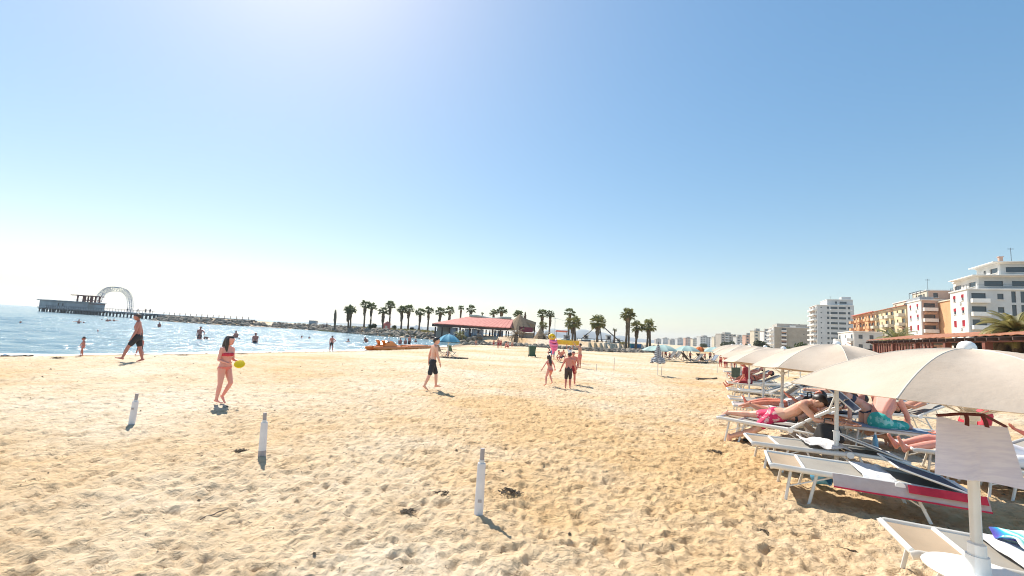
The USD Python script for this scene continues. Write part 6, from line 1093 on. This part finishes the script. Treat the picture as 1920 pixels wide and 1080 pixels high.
for px, by, ty, yaw, lb, col, sit in ((933, 653, 634, 150, 'bather standing in front of the rocks below the beach bar, leftmost', 'skin_deep', 0), (938.5, 652, 636, 190, 'bather standing close beside the leftmost one below the bar', 'skin_red', 0), (947, 653, 640, 90, 'bather sitting on the sand below the bar, nearer the bar posts', 'skin_pink', 1), (953, 653, 641, -60, 'bather sitting with crossed arms right of the seated group', 'skin_red', 1), (960, 651, 641, 180, 'rightmost bather sitting before the rocks', 'skin_tan', 1), (925, 650, 636, 30, 'person leaning on the rocks below the bar curtain', 'skin_tan', 0), (893, 648, 637, 200, 'person in blue sitting on the rocks left of the standing bathers', 'skin_tan', 1)):
    kw = dict(pelvis=(-10, 0, 0), spine=(20, 0, 0), th_r=(100, 8), sh_r=(10, 4), th_l=(105, 8), sh_l=(0, 4), ua_r=(40, 10), fa_r=(80, 0)) if sit else dict(ua_r=(10, 12), fa_r=(40, 0), th_l=(8, 3))
    stand(lb, px, by, ty, yaw, col, H=1.7, bottom=('shorts', 'cloth_blue' if px == 893 else 'cloth_darkred', .15), hair=('short', 'hair_dark'), q=.04, n=8, face=False, **kw)
# bathers in the sea
def swim(label, px, yw, topy, yaw=170, col='skin_deep', D=None, **pose):
    b = on(px, yw, SEA); tz = at(px, topy, b[1])[2]; kw = dict(H=1.7, hair=('short', 'hair_dark'), q=.032, n=8, bulk=.9, ua_r=(6, 4), fa_r=(30, -6), ua_l=(6, 4), fa_l=(25, -6), bottom=('shorts', 'cloth_black', .13)); kw.update(pose)
    return person(label, b, yaw, col, top_z=tz, lift=True, group='bathers in the sea', **kw)
ARMS = dict(ua_r=(80, 40), fa_r=(90, 20), ua_l=(80, 40), fa_l=(90, 20))
for px, yw, top, lb, kw in ((38, 606, 602, 'lone swimmer far out at the left', {}), (147, 606.5, 598.5, 'bather up to the chest with arms forward below the pier shell', ARMS), (156.5, 605.5, 603, 'swimmer’s head right of the chest deep bather', {}), (193, 624.5, 618, 'swimmer with one raised arm, nearer the beach', dict(ua_r=(150, 20), fa_r=(160, 10))), (191, 600.5, 598, 'swimmer low in the water below the arch', {}), (200.5, 603, 597, 'left one of three bathers close together below the arch', {}), (206, 602.5, 597.5, 'middle one of three bathers close together below the arch', dict(ua_r=(120, 20))), (214, 603, 597, 'right one of three bathers below the arch', ARMS),
        (299, 613.5, 604, 'bather standing waist deep right of the striding man', {}), (373, 635.5, 612, 'tall bather standing in the sea left of the girl', dict(ua_l=(20, 40), fa_l=(60, 10))), (372.5, 636, 628, 'small bather in front of the tall one left of the girl', {}), (382, 636, 630.5, 'swimmer pair’s left head beside the tall bather', {}), (387, 636, 631, 'swimmer pair’s right head beside the tall bather', {}), (441, 633.5, 620, 'stout bather waist deep just right of the girl’s head', dict(bulk=1.2)), (449, 635.5, 633, 'distant swimmer’s head right of the stout bather', {}), (478, 642.5, 623.5, 'bather standing thigh deep, right of the stout one', {}), (566.5, 634.5, 629, 'bather with wet shoulders left of a single head, middle of the bay', {}), (579, 635.5, 631, 'single head in the middle of the bay', {}),
        (652, 642.5, 635, 'bather chest deep between the standing bather and the orange boat', {}), (686, 642.5, 631.5, 'bather bending forward in the sea left of the orange boat', dict(spine=(35, 0, 0))), (690, 641.5, 637.5, 'head beside the bending bather', {}), (682, 644, 640.5, 'head in front of the bending bather', {}), (750, 646, 633.5, 'bather standing behind the joint of the two orange boats', {}), (760.5, 645, 634, 'left bather of the pair behind the flat orange boat', {}), (768, 645, 629, 'bather with pink shoulders behind the flat orange boat', dict(bulk=1.15)), (780, 642, 635, 'bather close to the rocks behind the flat boat', {})):
    swim(lb.replace('’', "'"), px, yw, top, 170 + (px * 37) % 90, 'skin_red' if px == 768 else 'skin_deep', **kw)
stand('grey haired person sitting on the orange pedal boat', 728, 646, 633, 20, 'skin_tan', H=1.6, z=0.35, pelvis=(0, 0, 0), spine=(12, 0, 0), th_r=(85, 6), sh_r=(20, 4), th_l=(85, 6), sh_l=(20, 4), top=('shirt', 'cloth_pale'), bottom=('shorts', 'cloth_black', .14), hair=('short', 'hair_grey'), q=.03)
# strollers far away on the pier and the spit
st, _ = person('left stroller of a pair on the pier behind the striding man', at(273, 583.5, 163) * (1, 1, 0) + (0, 0, 1.58), 40, 'skin_deep', top_z=3.35, H=1.7, group='strollers on the pier and spit', q=.06, n=6, face=False, top=('shirt', 'cloth_navy'), bottom=('shorts', 'cloth_black', .2), hair=('short', 'hair_dark'), th_l=(14, 3), th_r=(-12, 3), sh_r=(-20, 2))
def on_spit(px, D): p = at(px, 600, D); return (p[0], D, float(land_z([p[:2]])[0]))
for px, D, rz, lb, z in ((279, 161, 60, 'right stroller of a pair on the pier behind the striding man', 1.58), (346, 146, 10, 'stroller on the breakwater crest above the tall bather', None), (337, 147, 200, 'stroller on the breakwater just left of another one', None), (608.5, 124, 80, 'left stroller of two on the spit left of the bare trunk', None), (613.5, 124, 260, 'right stroller of two on the spit left of the bare trunk', None), (256, 168, 100, 'stroller on the pier under the right leg of the arch', 1.58), (236, 173, 30, 'stroller on the pier in front of the arch', 1.58)):
    q = on_spit(px, D); copy(st, lb, (q[0], q[1], z if z is not None else q[2] + .1), rz, scale=1.0 - (px % 3) * .05)
for i, (px, D, lb) in enumerate(((868, 84, 'dark guest at the left table of the beach bar'), (902, 84.5, 'dark guest standing in the middle of the beach bar'), (918, 83.5, 'guest by the post in the beach bar'), (936, 84, 'guest in dark trousers near the right curtain of the bar'))):
    p = at(px, 620, D); copy(st, lb, (p[0], D + 1, .5), 60 * i, group='guests of the beach bar')
# bathers standing under the far end of the cream parasols, sitters under the mint canopies
for px, by, ty, yaw, lb, col, sx in ((1352, 688, 664, 200, 'leftmost of the sunburnt bathers standing by the thin white pole', 'skin_red', 1), (1358.5, 690, 665, 120, 'second sunburnt bather from the thin white pole', 'skin_red', 1), (1364, 689, 666, 230, 'third sunburnt bather from the thin white pole', 'skin_deep', 1), (1370, 690, 668, 60, 'fourth sunburnt bather, half under the parasol tips', 'skin_red', 1), (1376, 691, 670, 100, 'stooping bather at the right end of the standing group', 'skin_deep', 1)):
    stand(lb, px, by, ty, yaw, col, H=1.7, bottom=('shorts', 'cloth_darkred', .16), hair=('short', 'hair_dark'), q=.032, n=8, th_l=(10, 4), sh_l=(0, 2), ua_r=(30, 20), fa_r=(90, 0), spine=(24 if px == 1376 else 4, 0, 0))
for i, (px, by, ty, yaw, lb, col) in enumerate(((1247, 673, 654, 200, 'bather in red standing under the leftmost canopy', 'skin_red'), (1241, 675, 659, 90, 'seated bather by the deckchair behind the striped parasol', 'skin_deep'), (1264, 672, 656, 150, 'bather standing between the left mint canopies', 'skin_pink'), (1281, 676, 658, 40, 'dark bather standing under the middle canopy, left side', 'skin_deep'), (1296, 677, 659, 300, 'dark bather under the middle canopy, right side', 'skin_deep'), (1310, 679, 663, 180, 'bather sitting under the orange parasol', 'skin_red'), (1330, 678, 659, 170, 'left one of two dark bathers under the right mint canopy', 'skin_deep'), (1339, 678, 659, 190, 'right one of two dark bathers under the right mint canopy', 'skin_deep'), (1322, 677, 661, 20, 'bather between the orange and the right mint parasol', 'skin_pink'), (1256, 675, 660, 20, 'bather leaning over the dark deckchair at the left canopy', 'skin_deep'))):
    stand(lb, px, by, ty, yaw, col, H=1.65, bottom=('shorts', 'cloth_black', .16), top=('shirt', 'cloth_red') if i == 0 else None, hair=('short', 'hair_dark'), q=.04, n=8, face=False, th_l=(30, 6), sh_l=(0, 2), ua_r=(30, 20), fa_r=(80, 0))

# sunbathers on the near loungers
f, hd = LG['D']
person('man in pink patterned shorts lying on his front on the lounger', lpt('D', 0.92, -0.02, 0.53), hd - 90, 'skin_fair', hip=True, H=1.78, pelvis=(88, 0, 0), spine=(-34, 0, 0), head=(18, 0), th_l=(7, 4), sh_l=(3, 1), ft_l=40, th_r=(46, 24), sh_r=(22, 6), ft_r=70, ua_r=(100, 14), fa_r=(140, -10), ua_l=(105, 12), fa_l=(150, -14), bottom=('shorts', 'cloth_pinkprint', .13), hair=('short', 'hair_dark'), q=.014, bulk=1.0, grip=35)
place_lounger('N', (4.85, 9.55), -40, 'sun lounger behind the man in pink shorts', back=0.5)
f, hd = LG['N']
person('dark haired sunbather lying behind the man in pink shorts, feet raised', lpt('N', 1.18, 0.0, 0.50), hd - 90, 'skin_tan', hip=True, H=1.68, female=True, pelvis=(86, 0, 0), spine=(-30, 0, 0), head=(15, 0), th_l=(-4, 5), sh_l=(-16, 2), ft_l=45, th_r=(-4, 6), sh_r=(-22, 2), ft_r=45, ua_r=(95, 12), fa_r=(140, -8), ua_l=(95, 12), fa_l=(140, -8), bottom=('brief', 'cloth_black'), top=('band', 'cloth_black'), hair=('long', 'hair_dark', .14), q=.018)
f, hd = LG['E']
person('sunbather with sunburnt red legs lying on a lounger', lpt('E', 1.15, 0.02, 0.49), hd + 90, 'skin_red', hip=True, H=1.7, pelvis=(-84, 0, 0), spine=(14, 0, 0), head=(20, 0), th_l=(6, 4), sh_l=(-6, 1), th_r=(10, 5), sh_r=(-10, 2), ua_r=(-5, 20), fa_r=(60, -10), ua_l=(0, 20), fa_l=(60, -10), bottom=('brief', 'cloth_black'), top=('swimsuit', 'cloth_pale'), hair=('long', 'hair_dark', .08), female=True, q=.02)
f, hd = LG['G']
person('person in a red top sitting on a lounger beside the green cloth', lpt('G', 0.75, 0.0, 0.46), hd + 72, 'skin_red', hip=True, H=1.68, pelvis=(0, 0, 0), spine=(16, 0, 0), head=(10, 0), th_l=(84, 6), sh_l=(60, 4), th_r=(86, 8), sh_r=(64, 4), ua_r=(20, 14), fa_r=(50, 0), ua_l=(20, 14), fa_l=(50, 0), bottom=('shorts', 'cloth_darkred', .16), top=('shirt', 'cloth_darkred'), hair=('short', 'hair_dark'), q=.024)
f, hd = LG['I']
person('man in teal shorts sitting bent forward on the couple\'s lounger', lpt('I', 0.60, -0.10, 0.47), -70, 'skin_pink', hip=True, H=1.76, pelvis=(-4, 0, 0), spine=(36, 0, 0), head=(18, 0), th_l=(84, 14), sh_l=(10, -10), th_r=(86, 20), sh_r=(70, -30), ua_r=(62, 8), fa_r=(58, -6), ua_l=(66, 10), fa_l=(70, -8), bottom=('shorts', 'cloth_teal', .17), hair=('short', 'hair_brown'), q=.015, bulk=1.06)
person('woman in a dark bikini bottom kneeling behind the man in teal shorts', lpt('I', 0.50, 0.26, 0.66), 75, 'skin_fair', hip=True, H=1.7, female=True, pelvis=(36, 0, 0), spine=(26, 0, 0), head=(-10, 0), th_l=(46, 8), sh_l=(-46, 2), th_r=(42, 8), sh_r=(-46, 2), ua_r=(62, 14), fa_r=(66, 4), ua_l=(58, 14), fa_l=(66, 4), bottom=('brief', 'cloth_navy'), top=('bikini', 'cloth_navy'), hair=('long', 'hair_brown', .14), q=.016)
f, hd = LG['K']
person('sunburnt person with stretched legs half hidden by the hanging white cloth', lpt('K', 0.80, -0.05, 0.47), hd + 90, 'skin_pink', hip=True, H=1.76, pelvis=(-30, 0, 0), spine=(20, 0, 0), head=(16, 0), th_l=(62, 8), sh_l=(44, 3), th_r=(66, 6), sh_r=(38, 2), ua_r=(10, 16), fa_r=(60, -6), ua_l=(10, 16), fa_l=(70, -10), bottom=('shorts', 'cloth_red', .12), top=('shirt', 'cloth_red'), hair=('short', 'hair_dark'), q=.018, bulk=1.12)
p = at(1966, 838, 6.0); place_lounger('O', (p[0] - 0.88, p[1] + .36), -22, 'sun lounger cut off by the right edge of the photo', back=0.45)
person('sunburnt bather with dark hair at the right edge behind the hanging cloth', lpt('O', 0.95, 0.0, 0.48), LG['O'][1] + 90, 'skin_red', hip=True, H=1.72, pelvis=(-50, 0, 0), spine=(14, 0, 0), head=(22, 0), th_l=(40, 6), sh_l=(20, 3), th_r=(60, 8), sh_r=(-20, 3), ua_r=(20, 20), fa_r=(80, -10), ua_l=(20, 20), fa_l=(80, -10), bottom=('shorts', 'cloth_pale', .2), hair=('long', 'hair_dark', .1), q=.018)

for (x, y), hd, lb, col, bt, sup in (((10.75, 19.28), -20, 'sunbather lying under the sixth cream parasol', 'skin_red', 'cloth_navy', 1), ((12.1, 22.3), -23, 'sunbather lying under the seventh cream parasol', 'skin_pink', 'cloth_red', 1), ((9.75, 11.1), -18, 'sunbather lying face up in the back line behind the navy towel', 'skin_tan', 'cloth_black', 1), ((11.25, 15.2), -28, 'sunbather lying in the back line right of the fifth parasol pole', 'skin_fair', 'cloth_blue', 0), ((7.62, 10.5), -20, 'sunbather on the navy towel left of the navy sunshade', 'skin_deep', 'cloth_darkred', 1)):
    person(lb, (x, y, gz_at(x, y) + .48), hd + (90 if sup else -90), col, hip=True, H=1.7, pelvis=((-76 if sup else 86), 0, 0), spine=((10 if sup else -6), 0, 0), th_l=(30 if sup else 0, 5), sh_l=(-20 if sup else -4, 2), th_r=(10 if sup else 0, 5), sh_r=(-6, 2), ua_r=(0, 22), fa_r=(40, -10), ua_l=(0, 22), fa_l=(40, -10), bottom=('brief', bt), hair=('short', 'hair_dark'), q=.03, n=8, face=False)

# ------------------------------------------------------------------ haze over the bay
obj('haze', boxab((-5200, -700, -3.2), (5200, 5400, 120.0)), 'haze', kind='stuff', label='thin pale summer haze over the bay and the town', cat='haze')
